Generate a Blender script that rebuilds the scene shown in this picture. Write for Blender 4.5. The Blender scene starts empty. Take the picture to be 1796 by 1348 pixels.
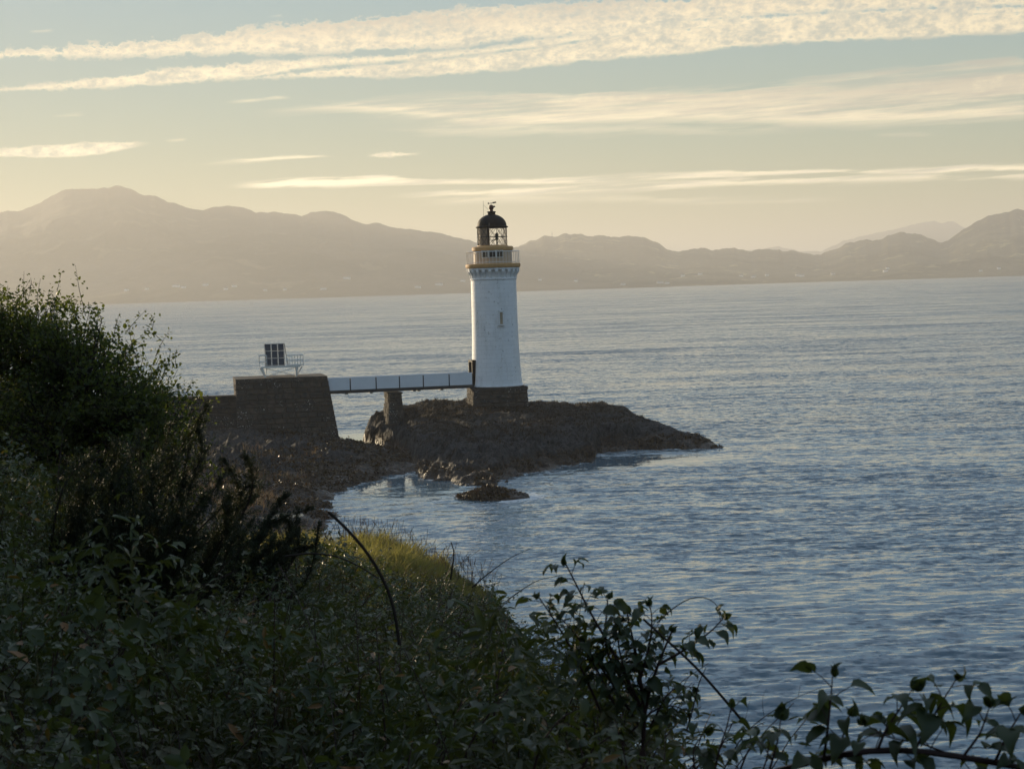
import bpy, math, random
import numpy as np
from mathutils import Vector, Matrix

random.seed(7)
RNG = np.random.default_rng(11)
SC = bpy.context.scene
COL = SC.collection
PI = math.pi
rad = math.radians

# ------------------------------------------------------------------ camera
CAM_Z = 14.0
F = 3400.0                       # focal length in photograph pixels (1796 wide)
PITCH = math.atan(172 / F)       # looking slightly down
ROLL = rad(1.75)                 # the photographer held the camera a little crooked
_fwd = np.array([0, math.cos(PITCH), -math.sin(PITCH)])
_r0 = np.array([1.0, 0, 0])
_u0 = np.array([0, math.sin(PITCH), math.cos(PITCH)])
_r = math.cos(ROLL) * _r0 - math.sin(ROLL) * _u0
_u = math.sin(ROLL) * _r0 + math.cos(ROLL) * _u0
cam = bpy.data.cameras.new("camera")
cam_ob = bpy.data.objects.new("camera", cam)
COL.objects.link(cam_ob)
M = Matrix(((_r[0], _u[0], -_fwd[0]), (_r[1], _u[1], -_fwd[1]), (_r[2], _u[2], -_fwd[2]))).to_4x4()
M.translation = (0, 0, CAM_Z)
cam_ob.matrix_world = M
cam.sensor_width = 36.0
cam.lens = F / 1796 * 36.0
cam.clip_start = 0.1
cam.clip_end = 120000
cam.dof.use_dof = True
cam.dof.focus_distance = 177
cam.dof.aperture_fstop = 13
SC.camera = cam_ob

# ------------------------------------------------------------------ light and exposure
SUN_AZ = -37.0                   # degrees from the view direction, negative = left
SUN_EL = 7.6
SKY_STRENGTH = 0.10
SUN_STRENGTH = 5.0
SC.view_settings.view_transform = 'Standard'
SC.view_settings.look = 'None'
SC.view_settings.gamma = 1
SC.view_settings.use_curve_mapping = False
SC.view_settings.exposure = 0.36
SC.cycles.max_bounces = 8
SC.cycles.volume_bounces = 0
SC.cycles.transparent_max_bounces = 16
SC.cycles.use_denoising = True
SC.cycles.sample_clamp_indirect = 6

sun = bpy.data.lights.new("sun", 'SUN')
sun.energy = SUN_STRENGTH
sun.angle = rad(0.5)
sun.color = (1.0, 0.80, 0.52)
sun_ob = bpy.data.objects.new("sun", sun)
COL.objects.link(sun_ob)
_sd = Vector((math.sin(rad(SUN_AZ)) * math.cos(rad(SUN_EL)), math.cos(rad(SUN_AZ)) * math.cos(rad(SUN_EL)), math.sin(rad(SUN_EL))))
sun_ob.rotation_euler = _sd.to_track_quat('Z', 'Y').to_euler()
sun_ob.location = (-40, 60, 60)


class G:
    """tiny node-graph helper"""
    def __init__(s, tree):
        s.t = tree; s.n = tree.nodes; s.l = tree.links
    def new(s, typ, **kw):
        n = s.n.new(typ)
        for k, v in kw.items():
            setattr(n, k, v)
        return n
    def put(s, sock, v):
        if hasattr(v, 'is_output'):
            s.l.new(v, sock)
        elif v is not None:
            sock.default_value = v
    def m(s, op, a, b=None, c=None, clamp=False):
        n = s.new('ShaderNodeMath', operation=op, use_clamp=clamp)
        s.put(n.inputs[0], a)
        if b is not None: s.put(n.inputs[1], b)
        if c is not None: s.put(n.inputs[2], c)
        return n.outputs[0]
    def ss(s, x, lo, hi, to0=0.0, to1=1.0):
        n = s.new('ShaderNodeMapRange', interpolation_type='SMOOTHSTEP')
        s.put(n.inputs['Value'], x); s.put(n.inputs['From Min'], lo); s.put(n.inputs['From Max'], hi)
        n.inputs['To Min'].default_value = to0; n.inputs['To Max'].default_value = to1
        return n.outputs[0]
    def xyz(s, x, y, z):
        n = s.new('ShaderNodeCombineXYZ')
        for i, v in enumerate((x, y, z)): s.put(n.inputs[i], v)
        return n.outputs[0]
    def noise(s, vec, scale, detail=4, rough=0.55, dist=0.0, col=False):
        n = s.new('ShaderNodeTexNoise')
        if vec is not None: s.put(n.inputs['Vector'], vec)
        n.inputs['Scale'].default_value = scale; n.inputs['Detail'].default_value = detail
        n.inputs['Roughness'].default_value = rough; n.inputs['Distortion'].default_value = dist
        return n.outputs['Color' if col else 'Fac']
    def mix(s, f, a, b, blend='MIX'):
        n = s.new('ShaderNodeMix', data_type='RGBA', blend_type=blend)
        s.put(n.inputs[0], f)
        s.put(n.inputs[6], (*a, 1) if isinstance(a, tuple) and len(a) == 3 else a)
        s.put(n.inputs[7], (*b, 1) if isinstance(b, tuple) and len(b) == 3 else b)
        return n.outputs[2]
    def ramp(s, f, stops):
        n = s.new('ShaderNodeValToRGB')
        e = n.color_ramp.elements
        while len(e) < len(stops): e.new(0.5)
        for i, (p, c) in enumerate(stops):
            e[i].position = p; e[i].color = (*c, 1) if len(c) == 3 else c
        s.put(n.inputs[0], f)
        return n.outputs[0]
    def curve(s, x, pts):
        n = s.new('ShaderNodeFloatCurve')
        c = n.mapping.curves[0]
        while len(c.points) < len(pts): c.points.new(0.5, 0.5)
        for p, (a, b) in zip(c.points, pts):
            p.location = (a, b); p.handle_type = 'AUTO_CLAMPED'
        n.mapping.update()
        s.put(n.inputs['Value'], x)
        return n.outputs[0]


def ray(px, py):
    d = _fwd + (px - 898) / F * _r - (py - 674) / F * _u
    return d
def at(px, py, D):
    """world point seen at photograph pixel (px,py), at world distance Y=D"""
    d = ray(px, py); t = D / d[1]
    return np.array([d[0] * t, D, CAM_Z + d[2] * t])
def on_z(px, py, z=0.0):
    d = ray(px, py); t = (z - CAM_Z) / d[2]
    return np.array([d[0] * t, d[1] * t, z])
def ae(px, py):
    d = ray(px, py); d = d / np.linalg.norm(d)
    return math.atan2(d[0], d[1]), d[2]

# ------------------------------------------------------------------ sky with clouds
def build_world():
    w = bpy.data.worlds.new("World"); SC.world = w; w.use_nodes = True
    g = G(w.node_tree); g.n.clear()
    out = g.new('ShaderNodeOutputWorld'); bg = g.new('ShaderNodeBackground')
    g.l.new(bg.outputs[0], out.inputs[0])
    sky = g.new('ShaderNodeTexSky', sky_type='NISHITA')
    sky.sun_disc = False
    sky.sun_elevation = rad(SUN_EL); sky.sun_rotation = rad(SUN_AZ)
    sky.air_density = 1.0; sky.dust_density = 0.1; sky.ozone_density = 2.0
    tc = g.new('ShaderNodeTexCoord')
    nrm = g.new('ShaderNodeVectorMath', operation='NORMALIZE'); g.l.new(tc.outputs['Generated'], nrm.inputs[0])
    sp = g.new('ShaderNodeSeparateXYZ'); g.l.new(nrm.outputs[0], sp.inputs[0])
    x, y, z = sp.outputs
    a = g.m('ARCTAN2', x, y)
    e = z
    A0, A1, ES = -0.34, 0.34, 0.20
    an = g.m('MULTIPLY_ADD', a, 1 / (A1 - A0), -A0 / (A1 - A0), clamp=True)
    en = g.m('MULTIPLY', e, 1 / ES)
    es = g.m('MULTIPLY_ADD', a, -0.035, e)          # cloud rows climb a little to the right
    puff = g.noise(g.xyz(a, g.m('MULTIPLY', es, 1.6), 0.3), 75, 7, 0.66)
    puff2 = g.noise(g.xyz(a, g.m('MULTIPLY', es, 1.5), 2.1), 210, 4, 0.6)
    streak = g.noise(g.xyz(g.m('MULTIPLY', a, 9), g.m('MULTIPLY', es, 150), 1.7), 1.0, 7, 0.64)
    streak2 = g.noise(g.xyz(g.m('MULTIPLY', a, 30), g.m('MULTIPLY', es, 320), 4.7), 1.0, 4, 0.6)
    broad = g.noise(g.xyz(g.m('MULTIPLY', a, 10), g.m('MULTIPLY', es, 45), 7.7), 1.0, 3, 0.5)
    pc = g.m('SUBTRACT', puff, 0.5); pc2 = g.m('SUBTRACT', puff2, 0.5)
    pn = g.m('ADD', g.m('MULTIPLY', pc, 1.0), g.m('MULTIPLY', pc2, 0.45))
    sn = g.m('ADD', g.m('SUBTRACT', streak, 0.5), g.m('MULTIPLY', g.m('SUBTRACT', streak2, 0.5), 0.6))

    pmix = g.m('MULTIPLY_ADD', puff, .6, g.m('MULTIPLY', puff2, .4))

    def edge(pts):
        q = []
        for px, py in pts:
            aa, ee = ae(px, py)
            q.append(((aa - A0) / (A1 - A0), ee / ES))
        q.sort()
        if q[0][0] > 0.02: q.insert(0, (0.0, q[0][1]))
        if q[-1][0] < 0.98: q.append((1.0, q[-1][1]))
        return g.curve(an, q)
    def px_a(px): return ae(px, 200)[0]
    dens = None; shade = None; dp = 0.0; ds = 0.0
    #            top edge, bottom edge, x fade (in0,in1,out1,out0), noise kind, amplitude, softness top, bottom, max density, shadow
    B = [
        ([(-250, 128), (0, 92), (200, 78), (300, 70), (450, 50), (600, 34), (700, 26), (900, 12), (1200, -4), (1500, -20), (1796, -36), (2050, -50)],
         [(-250, 136), (0, 102), (200, 99), (400, 95), (560, 92), (800, 80), (900, 68), (1020, 62), (1200, 40), (1500, 20), (1796, 12), (2050, 0)], None, 'p', 0.057, 0.0092, 0.0126, 1.0, 1.0),
        ([(-250, 168), (0, 155), (100, 146), (220, 130), (330, 118), (450, 109), (600, 100), (800, 90), (950, 70), (1200, 34), (1500, 20), (1796, 10), (2050, 4)],
         [(-250, 170), (0, 160), (200, 153), (350, 143), (460, 134), (560, 118), (700, 108), (900, 88), (1100, 64), (1250, 52), (1500, 38), (1796, 26), (2050, 10)], None, 'p', 0.034, 0.0084, 0.0084, .95, .35),
        ([(300, 140), (420, 137), (560, 122), (700, 112), (850, 96), (1000, 76), (1150, 52), (1300, 40), (1500, 24), (1796, 18), (2050, 8)],
         [(300, 143), (420, 140), (500, 137), (700, 134), (900, 121), (1050, 105), (1200, 94), (1350, 78), (1500, 71), (1796, 57), (2050, 46)], (330, 460, 3000, 3100), 'p', 0.030, 0.0084, 0.0084, .95, .3),
        ([(420, 198), (540, 187), (700, 173), (800, 169), (1000, 164), (1250, 160), (1400, 144), (1550, 127), (1796, 106), (2050, 92)],
         [(420, 200), (560, 195), (700, 203), (860, 222), (1050, 216), (1250, 214), (1500, 220), (1650, 214), (1796, 207), (2050, 196)], (400, 640, 3000, 3100), 's', 0.052, 0.0120, 0.0180, .85, .8),
        ([(440, 196), (560, 188), (700, 181), (1000, 172), (1300, 166), (1796, 140), (2050, 128)],
         [(440, 199), (560, 192), (700, 189), (1000, 181), (1300, 178), (1796, 158), (2050, 140)], (430, 560, 1250, 1500), 's', 0.023, 0.0072, 0.0072, .8, .1),
        ([(800, 222), (900, 208), (1050, 200), (1250, 196), (1500, 184), (1796, 168), (2050, 150)],
         [(800, 224), (900, 221), (1050, 214), (1250, 208), (1500, 198), (1796, 188), (2050, 170)], (790, 960, 3000, 3100), 's', 0.023, 0.0072, 0.0084, .85, .1),
        ([(600, 214), (800, 210), (1100, 220), (1300, 224), (1450, 218), (1600, 212)],
         [(600, 222), (800, 236), (1100, 232), (1300, 232), (1450, 228), (1600, 220)], (600, 760, 1250, 1500), 's', 0.057, 0.0180, 0.0180, .5, .2),
        ([(-250, 270), (0, 262), (70, 256), (140, 251), (210, 249), (260, 250)],
         [(-250, 280), (0, 274), (70, 276), (110, 276), (180, 270), (260, 255)], (-400, -300, 215, 262), 'p', 0.016, 0.0050, 0.0050, .85, .1),
        ([(320, 288), (400, 281), (480, 273), (560, 270), (600, 274)],
         [(320, 289), (400, 286), (480, 282), (560, 278), (600, 276)], (330, 430, 520, 590), 's', 0.021, 0.0072, 0.0072, .8, .1),
        ([(640, 272), (680, 267), (740, 267)], [(640, 274), (680, 276), (740, 271)], (640, 665, 715, 745), 'p', 0.018, 0.0042, 0.0042, .75, .1),
        ([(370, 326), (450, 318), (560, 311), (680, 308), (760, 316), (1000, 312), (1250, 300), (1400, 298), (1600, 296), (1796, 287), (2050, 280)],
         [(370, 331), (450, 331), (560, 329), (680, 325), (760, 323), (1000, 322), (1250, 312), (1400, 305), (1600, 305), (1796, 300), (2050, 290)], (380, 470, 3000, 3100), 's', 0.024, 0.0060, 0.0070, .95, .1),
        ([(640, 345), (800, 334), (1000, 326), (1250, 316), (1500, 309), (1796, 303), (2050, 296)],
         [(640, 350), (800, 345), (1000, 340), (1250, 328), (1500, 319), (1796, 313), (2050, 305)], (640, 820, 3000, 3100), 's', 0.030, 0.0084, 0.0120, .85, .1),
        ([(660, 352), (800, 345), (1000, 342), (1300, 346), (1500, 338)], [(660, 358), (800, 355), (1000, 352), (1300, 354), (1500, 346)], (650, 800, 1000, 1500), 's', 0.034, 0.0120, 0.0120, .55, .1),
        ([(370, 180), (430, 173), (490, 168)], [(370, 182), (430, 180), (490, 174)], (375, 425, 470, 495), 's', 0.018, 0.0060, 0.0060, .6, .1),
        ([(80, 204), (130, 200), (150, 199)], [(80, 206), (130, 204), (150, 203)], (80, 100, 130, 150), 's', 0.014, 0.0060, 0.0060, .35, .1),
        ([(270, 247), (310, 244), (325, 243)], [(270, 248), (310, 248), (325, 246)], (272, 290, 310, 325), 's', 0.014, 0.0060, 0.0060, .5, .1),
        ([(60, 54), (95, 51)], [(60, 57), (95, 56)], (58, 70, 85, 100), 's', 0.014, 0.0060, 0.0060, .35, .1),
        ([(470, 28), (500, 24)], [(470, 29), (500, 29)], (472, 480, 492, 502), 's', 0.014, 0.0060, 0.0060, .4, .1),
        ([(1540, 236), (1650, 233)], [(1540, 238), (1650, 237)], (1540, 1580, 1630, 1660), 's', 0.014, 0.0060, 0.0060, .5, .1),
        ([(1180, 356), (1400, 348), (1500, 347)], [(1180, 360), (1400, 354), (1500, 351)], (1160, 1260, 1400, 1500), 's', 0.016, 0.0072, 0.0072, .35, .1),
    ]
    for top, bot, win, kind, amp, st, sb, mx, sh in B:
        T = edge(top); Bm = edge(bot); st = st * .7; sb = sb * .7
        nz = pn if kind == 'p' else sn
        ee = g.m('MULTIPLY_ADD', nz, amp * 1.6, en)
        up = g.ss(ee, g.m('SUBTRACT', T, st), g.m('ADD', T, st), 1, 0)
        eb = g.m('MULTIPLY_ADD', nz, -amp * 1.3, en)
        lo = g.ss(eb, g.m('SUBTRACT', Bm, sb), g.m('ADD', Bm, sb))
        d = g.m('MULTIPLY', g.m('MULTIPLY', up, lo), mx)
        if win:
            aw = g.m('MULTIPLY_ADD', g.m('SUBTRACT', broad, .5), 0.03, a)
            d = g.m('MULTIPLY', d, g.ss(aw, px_a(win[0]), px_a(win[1])))
            d = g.m('MULTIPLY', d, g.ss(aw, px_a(win[2]), px_a(win[3]), 1, 0))
        # texture inside the band
        tex = g.ss(pmix if kind == 'p' else streak, .34, .58, .50 if kind == 'p' else .22, 1.0)
        d = g.m('MULTIPLY', d, tex)
        if kind == 'p': dp = g.m('MAXIMUM', dp, d)
        else: ds = g.m('MAXIMUM', ds, d)
        h = g.m('MULTIPLY', d, g.m('MULTIPLY', sh, g.ss(en, g.m('SUBTRACT', Bm, .02), g.m('ADD', Bm, .12))))
        dens = d if dens is None else g.m('MAXIMUM', dens, d)
        shade = h if shade is None else g.m('MAXIMUM', shade, h)
    # the same cloud deck carries on outside the view: streets on a plane overhead
    zz = g.m('MAXIMUM', z, 0.05)
    u = g.m('DIVIDE', g.m('MULTIPLY_ADD', x, -.899, g.m('MULTIPLY', y, .438)), zz)
    v = g.m('DIVIDE', g.m('MULTIPLY_ADD', x, .438, g.m('MULTIPLY', y, .899)), zz)
    st = g.noise(g.xyz(g.m('MULTIPLY', u, .22), g.m('MULTIPLY', v, .75), 3.3), 1.0, 5, 0.6)
    st2 = g.noise(g.xyz(u, g.m('MULTIPLY', v, 1.5), 9.3), 2.4, 5, 0.65)
    gd = g.m('MULTIPLY', g.ss(st, .44, .62), g.ss(st2, .28, .60))
    away = g.m('MAXIMUM', g.ss(z, 0.165, 0.23), g.ss(g.m('ABSOLUTE', a), .33, .46))
    gd = g.m('MULTIPLY', g.m('MULTIPLY', gd, away), g.ss(z, 0.04, 0.12))
    pass
    # cloud light: bright cream on the sunward side, greyer away from the sun
    toward = g.new('ShaderNodeVectorMath', operation='DOT_PRODUCT')
    g.l.new(nrm.outputs[0], toward.inputs[0]); toward.inputs[1].default_value = tuple(_sd)
    cs = toward.outputs['Value']
    gain = g.m('MULTIPLY', g.ss(cs, -0.3, 1.0, 0.34, 1.0), g.ss(e, .095, .035, 1.0, 1.5))
    wgt = g.m('DIVIDE', ds, g.m('ADD', g.m('ADD', ds, dp), .001))
    tp = g.ss(g.m('MULTIPLY_ADD', puff, .6, g.m('MULTIPLY', puff2, .5)), .38, .74)
    tsk = g.ss(g.m('MULTIPLY_ADD', streak, .6, g.m('MULTIPLY', streak2, .5)), .42, .66)
    tmix = g.m('ADD', g.m('MULTIPLY', tp, g.m('SUBTRACT', 1, wgt)), g.m('MULTIPLY', tsk, wgt))
    lit = g.mix(tmix, CLOUD_LIT2, CLOUD_LIT)
    sh2 = g.m('MULTIPLY', shade, g.ss(g.m('ADD', puff, g.m('MULTIPLY', broad, .6)), .52, .85), clamp=True)
    cc = g.mix(sh2, lit, CLOUD_SHADE)
    vm = g.new('ShaderNodeVectorMath', operation='SCALE'); g.l.new(cc, vm.inputs[0]); g.put(vm.inputs['Scale'], g.m('MULTIPLY', gain, 1 / SKY_STRENGTH))
    skyc = sky.outputs[0]
    hs = g.new('ShaderNodeHueSaturation'); g.l.new(skyc, hs.inputs['Color'])
    hs.inputs['Saturation'].default_value = SKY_SAT; hs.inputs['Value'].default_value = 1.0
    # sky brightness compressed to even it out (soft luminance roll-off, the same in every direction)
    lum = g.new('ShaderNodeRGBToBW'); g.l.new(hs.outputs[0], lum.inputs[0])
    k = g.m('MULTIPLY', g.m('POWER', g.m('MAXIMUM', lum.outputs[0], .01), SKY_POW - 1), SKY_GAIN)
    sv = g.new('ShaderNodeVectorMath', operation='SCALE'); g.l.new(hs.outputs[0], sv.inputs[0]); g.put(sv.inputs['Scale'], k)
    res = g.mix(dens, sv.outputs[0], vm.outputs[0])
    # unseen high cloud, whitened to brighten the sea's reflections
    hi = g.new('ShaderNodeVectorMath', operation='SCALE'); hi.inputs[0].default_value = CLOUD_HIGH; g.put(hi.inputs['Scale'], g.m('MULTIPLY', gain, 1 / SKY_STRENGTH))
    res = g.mix(g.m('MULTIPLY', gd, .8), res, hi.outputs[0])
    g.l.new(res, bg.inputs[0]); bg.inputs[1].default_value = SKY_STRENGTH

CLOUD_HIGH = (.86, .88, .88)
CLOUD_LIT = (1.08, 0.91, 0.60)
CLOUD_LIT2 = (0.65, 0.57, 0.435)
CLOUD_SHADE = (0.42, 0.375, 0.33)
SKY_SAT = 1.07
SKY_POW = 0.16
SKY_GAIN = 2.6
build_world()

# ------------------------------------------------------------------ helpers
def link(name, me, mat=None, parent=None):
    o = bpy.data.objects.new(name, me)
    COL.objects.link(o)
    if mat is not None and me is not None and not me.materials: me.materials.append(mat)
    if parent is not None: o.parent = parent
    return o
def tag(o, label=None, cat=None, group=None, kind=None):
    if label: o['label'] = label
    if cat: o['category'] = cat
    if group: o['group'] = group
    if kind: o['kind'] = kind
    return o
def thing(name, loc, label, cat, rotz=0.0, group=None):
    o = bpy.data.objects.new(name, None)
    COL.objects.link(o)
    o.location = tuple(float(v) for v in loc); o.rotation_euler = (0, 0, rotz); o.empty_display_size = .3
    return tag(o, label, cat, group)
def mesh_np(name, V, Fc, smooth=True, mat=None):
    """V (n,3); Fc (m,k) all faces with k corners"""
    V = np.asarray(V, np.float32); Fc = np.asarray(Fc, np.int32)
    me = bpy.data.meshes.new(name)
    k = Fc.shape[1]
    me.vertices.add(len(V)); me.vertices.foreach_set('co', V.ravel())
    me.loops.add(Fc.size); me.loops.foreach_set('vertex_index', Fc.ravel())
    me.polygons.add(len(Fc)); me.polygons.foreach_set('loop_start', np.arange(0, Fc.size, k, dtype=np.int32))
    try: me.polygons.foreach_set('loop_total', np.full(len(Fc), k, np.int32))
    except Exception: pass
    me.polygons.foreach_set('use_smooth', np.full(len(Fc), bool(smooth)))
    me.update(calc_edges=True); me.validate()
    if mat is not None: me.materials.append(mat)
    return me
def grid_faces(nr, nc):
    i = np.arange(nr - 1)[:, None] * nc + np.arange(nc - 1)[None, :]
    i = i.ravel()
    return np.stack([i, i + 1, i + nc + 1, i + nc], 1)
class MB:
    def __init__(s): s.v = []; s.f = []
    def add(s, vs, fs):
        b = len(s.v); s.v += [tuple(float(c) for c in p) for p in vs]; s.f += [tuple(b + i for i in q) for q in fs]; return s
    def box(s, c, d, rz=0.0, top=(1, 1)):
        hx, hy, hz = d[0] / 2, d[1] / 2, d[2] / 2
        ca, sa = math.cos(rz), math.sin(rz); vs = []
        for k, (tx, ty) in ((-1, (1, 1)), (1, top)):
            for sx, sy in ((-1, -1), (1, -1), (1, 1), (-1, 1)):
                x, y = sx * hx * tx, sy * hy * ty
                vs.append((c[0] + x * ca - y * sa, c[1] + x * sa + y * ca, c[2] + k * hz))
        return s.add(vs, [(3, 2, 1, 0), (4, 5, 6, 7), (0, 1, 5, 4), (1, 2, 6, 5), (2, 3, 7, 6), (3, 0, 4, 7)])
    def tube(s, pts, rads, n=6, cap=True):
        pts = [np.asarray(p, float) for p in pts]
        if not hasattr(rads, '__len__'): rads = [rads] * len(pts)
        b = len(s.v); prev = None
        for i, p in enumerate(pts):
            t = pts[min(i + 1, len(pts) - 1)] - pts[max(i - 1, 0)]
            t = t / (np.linalg.norm(t) + 1e-9)
            if prev is None:
                h = np.array([0, 0, 1.0]) if abs(t[2]) < .9 else np.array([1.0, 0, 0])
            else: h = prev
            a = h - t * h.dot(t); a /= np.linalg.norm(a) + 1e-9; prev = a
            c = np.cross(t, a)
            for k in range(n):
                th = 2 * PI * k / n
                s.v.append(tuple(p + (a * math.cos(th) + c * math.sin(th)) * rads[i]))
        for i in range(len(pts) - 1):
            for k in range(n):
                q = b + i * n
                s.f.append((q + k, q + (k + 1) % n, q + n + (k + 1) % n, q + n + k))
        if cap:
            s.f.append(tuple(b + k for k in reversed(range(n)))); q = b + (len(pts) - 1) * n
            s.f.append(tuple(q + k for k in range(n)))
        return s
    def lathe(s, prof, n=32, c=(0, 0, 0), cap=True):
        b = len(s.v)
        for r, z in prof:
            for k in range(n):
                th = 2 * PI * k / n
                s.v.append((c[0] + r * math.cos(th), c[1] + r * math.sin(th), c[2] + z))
        for i in range(len(prof) - 1):
            for k in range(n):
                q = b + i * n
                s.f.append((q + k, q + (k + 1) % n, q + n + (k + 1) % n, q + n + k))
        if cap:
            s.f.append(tuple(b + k for k in reversed(range(n)))); q = b + (len(prof) - 1) * n
            s.f.append(tuple(q + k for k in range(n)))
        return s
    def mesh(s, name, mat=None, smooth=False, angle=None):
        me = bpy.data.meshes.new(name); me.from_pydata(s.v, [], s.f); me.update()
        if smooth:
            me.polygons.foreach_set('use_smooth', [True] * len(me.polygons))
            if angle:
                me.set_sharp_from_angle(angle=rad(angle))
        if mat: me.materials.append(mat)
        return me
    def build(s, name, mat, parent=None, smooth=False, angle=40):
        return link(name, s.mesh(name, mat, smooth, angle), None, parent)

def _hash(ix, iy, seed):
    h = (ix.astype(np.int64) * 374761393 + iy.astype(np.int64) * 668265263 + seed * 982451653) & 0xFFFFFFFF
    h = ((h ^ (h >> 13)) * 1274126177) & 0xFFFFFFFF
    h = h ^ (h >> 16)
    return (h & 0xFFFF) / 65535.0
def vnoise(x, y, seed=0):
    x = np.asarray(x, float); y = np.asarray(y, float)
    ix = np.floor(x); iy = np.floor(y); fx = x - ix; fy = y - iy
    fx = fx * fx * (3 - 2 * fx); fy = fy * fy * (3 - 2 * fy)
    a = _hash(ix, iy, seed); b = _hash(ix + 1, iy, seed); c = _hash(ix, iy + 1, seed); d = _hash(ix + 1, iy + 1, seed)
    return (a + (b - a) * fx) * (1 - fy) + (c + (d - c) * fx) * fy
def fbm(x, y, seed=0, octv=4, gain=.5):
    """roughly -0.5..0.5"""
    r = 0; w = 1; tot = 0
    for o in range(octv):
        r = r + w * (vnoise(np.asarray(x) * 2 ** o + 17.3 * o, np.asarray(y) * 2 ** o - 9.1 * o, seed + o) - .5); tot += w; w *= gain
    return r / tot * 1.3
def sstep(x, a, b):
    t = np.clip((np.asarray(x, float) - a) / (b - a), 0, 1); return t * t * (3 - 2 * t)

# ------------------------------------------------------------------ materials
def material(name, fn):
    m = bpy.data.materials.new(name); m.use_nodes = True
    g = G(m.node_tree); g.n.clear()
    out = g.new('ShaderNodeOutputMaterial'); sh = fn(g, out)
    if sh is not None: g.l.new(sh, out.inputs[0])
    return m
def principled(g, col, rough=.7, spec=.4, bump=None, metal=0.0, bdist=.02, bstr=1.0):
    p = g.new('ShaderNodeBsdfPrincipled')
    g.put(p.inputs['Base Color'], (*col, 1) if isinstance(col, tuple) and len(col) == 3 else col)
    g.put(p.inputs['Roughness'], rough); p.inputs['Specular IOR Level'].default_value = spec
    p.inputs['Metallic'].default_value = metal
    if bump is not None:
        b = g.new('ShaderNodeBump'); g.put(b.inputs['Height'], bump); b.inputs['Distance'].default_value = bdist; b.inputs['Strength'].default_value = bstr
        g.l.new(b.outputs[0], p.inputs['Normal'])
    return p.outputs[0]
def obj_co(g): return g.new('ShaderNodeTexCoord').outputs['Object']
def geo_pos(g): return g.new('ShaderNodeNewGeometry').outputs['Position']
def plain(name, col, rough=.6, var=.12, scale=4.0, metal=0.0, spec=.4):
    def f(g, o):
        n = g.noise(geo_pos(g), scale, 5, .6)
        c = g.mix(n, tuple(v * (1 - var * 1.6) for v in col), tuple(min(1, v * (1 + var * 1.6)) for v in col))
        return principled(g, c, rough, spec, n, metal, .01, .5)
    return material(name, f)
def m_white(g, o):
    p = geo_pos(g)
    mp = g.new('ShaderNodeMapping'); g.l.new(p, mp.inputs[0]); mp.inputs['Scale'].default_value = (1, 1, .22)
    stain = g.ss(g.noise(mp.outputs[0], 1.6, 5, .65), .44, .70)
    fine = g.noise(p, 6, 5, .65)
    vor = g.noise(p, 3.1, 3, .5)
    peel = g.m('MULTIPLY', g.ss(vor, .635, .67), g.ss(fine, .45, .6))
    c = g.mix(stain, (.78, .78, .77), (.69, .69, .67))
    c = g.mix(g.m('MULTIPLY', peel, .6), c, (.22, .20, .17))
    oc = g.new('ShaderNodeSeparateXYZ'); g.l.new(obj_co(g), oc.inputs[0])
    br = g.new('ShaderNodeTexBrick'); br.offset = .5
    g.l.new(g.xyz(g.m('MULTIPLY', g.m('ARCTAN2', oc.outputs[0], oc.outputs[1]), 2.2), oc.outputs[2], 0.0), br.inputs['Vector'])
    br.inputs['Scale'].default_value = 1.0; br.inputs['Brick Width'].default_value = .95; br.inputs['Row Height'].default_value = .40
    br.inputs['Mortar Size'].default_value = .012; br.inputs['Mortar Smooth'].default_value = .5
    br.inputs['Color1'].default_value = (1, 1, 1, 1); br.inputs['Color2'].default_value = (.93, .93, .93, 1); br.inputs['Mortar'].default_value = (.80, .80, .79, 1)
    c = g.mix(.8, c, br.outputs['Color'], 'MULTIPLY')
    rust = g.m('MULTIPLY', g.ss(g.noise(mp.outputs[0], 2.6, 4, .6), .60, .72), g.ss(fine, .40, .62))
    c = g.mix(g.m('MULTIPLY', rust, .35), c, (.38, .26, .15))
    return principled(g, c, .55, .3, g.m('ADD', fine, br.outputs['Fac']), 0, .02, .7)
M_WHITE = material('white_painted_masonry', m_white)
M_OCHRE = plain('ochre_paint', (.52, .29, .11), .6, .18, 3)
M_BUFF = plain('buff_paint', (.50, .36, .24), .6, .15, 3)
M_BLACK = plain('black_paint', (.010, .009, .009), .65, .2, 5, 0, .15)
M_DARKMETAL = plain('dark_metal', (.03, .03, .033), .5, .2, 8)
M_RED = plain('dull_red_paint', (.10, .03, .02), .5, .2, 8)
M_PANEL = plain('pale_panel', (.70, .71, .72), .5, .08, 1.2)
M_WHITEMETAL = plain('white_metal', (.70, .68, .62), .45, .1, 6)
M_GREYMETAL = plain('grey_metal', (.17, .16, .15), .5, .15, 6)
M_RACK = plain('rack_frame', (.34, .30, .25), .5, .1, 6)
M_SOLAR = plain('solar_cell', (.008, .010, .016), .12, .2, 6, 0, .5)
M_PANE = plain('dark_pane', (.012, .02, .025), .08, .1, 2, 0, .5)
M_BRASS = plain('lamp_glass', (.25, .24, .2), .15, .1, 5, 0, .6)
def m_glass(g, o):
    t = g.new('ShaderNodeBsdfTransparent'); gl = g.new('ShaderNodeBsdfGlossy'); gl.inputs['Roughness'].default_value = .03
    lw = g.new('ShaderNodeLayerWeight'); lw.inputs[0].default_value = .25
    mx = g.new('ShaderNodeMixShader'); g.put(mx.inputs[0], g.m('MULTIPLY_ADD', lw.outputs['Fresnel'], .6, .03, clamp=True)); g.l.new(t.outputs[0], mx.inputs[1]); g.l.new(gl.outputs[0], mx.inputs[2])
    return mx.outputs[0]
M_GLASS = material('lantern_glass', m_glass)
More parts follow.
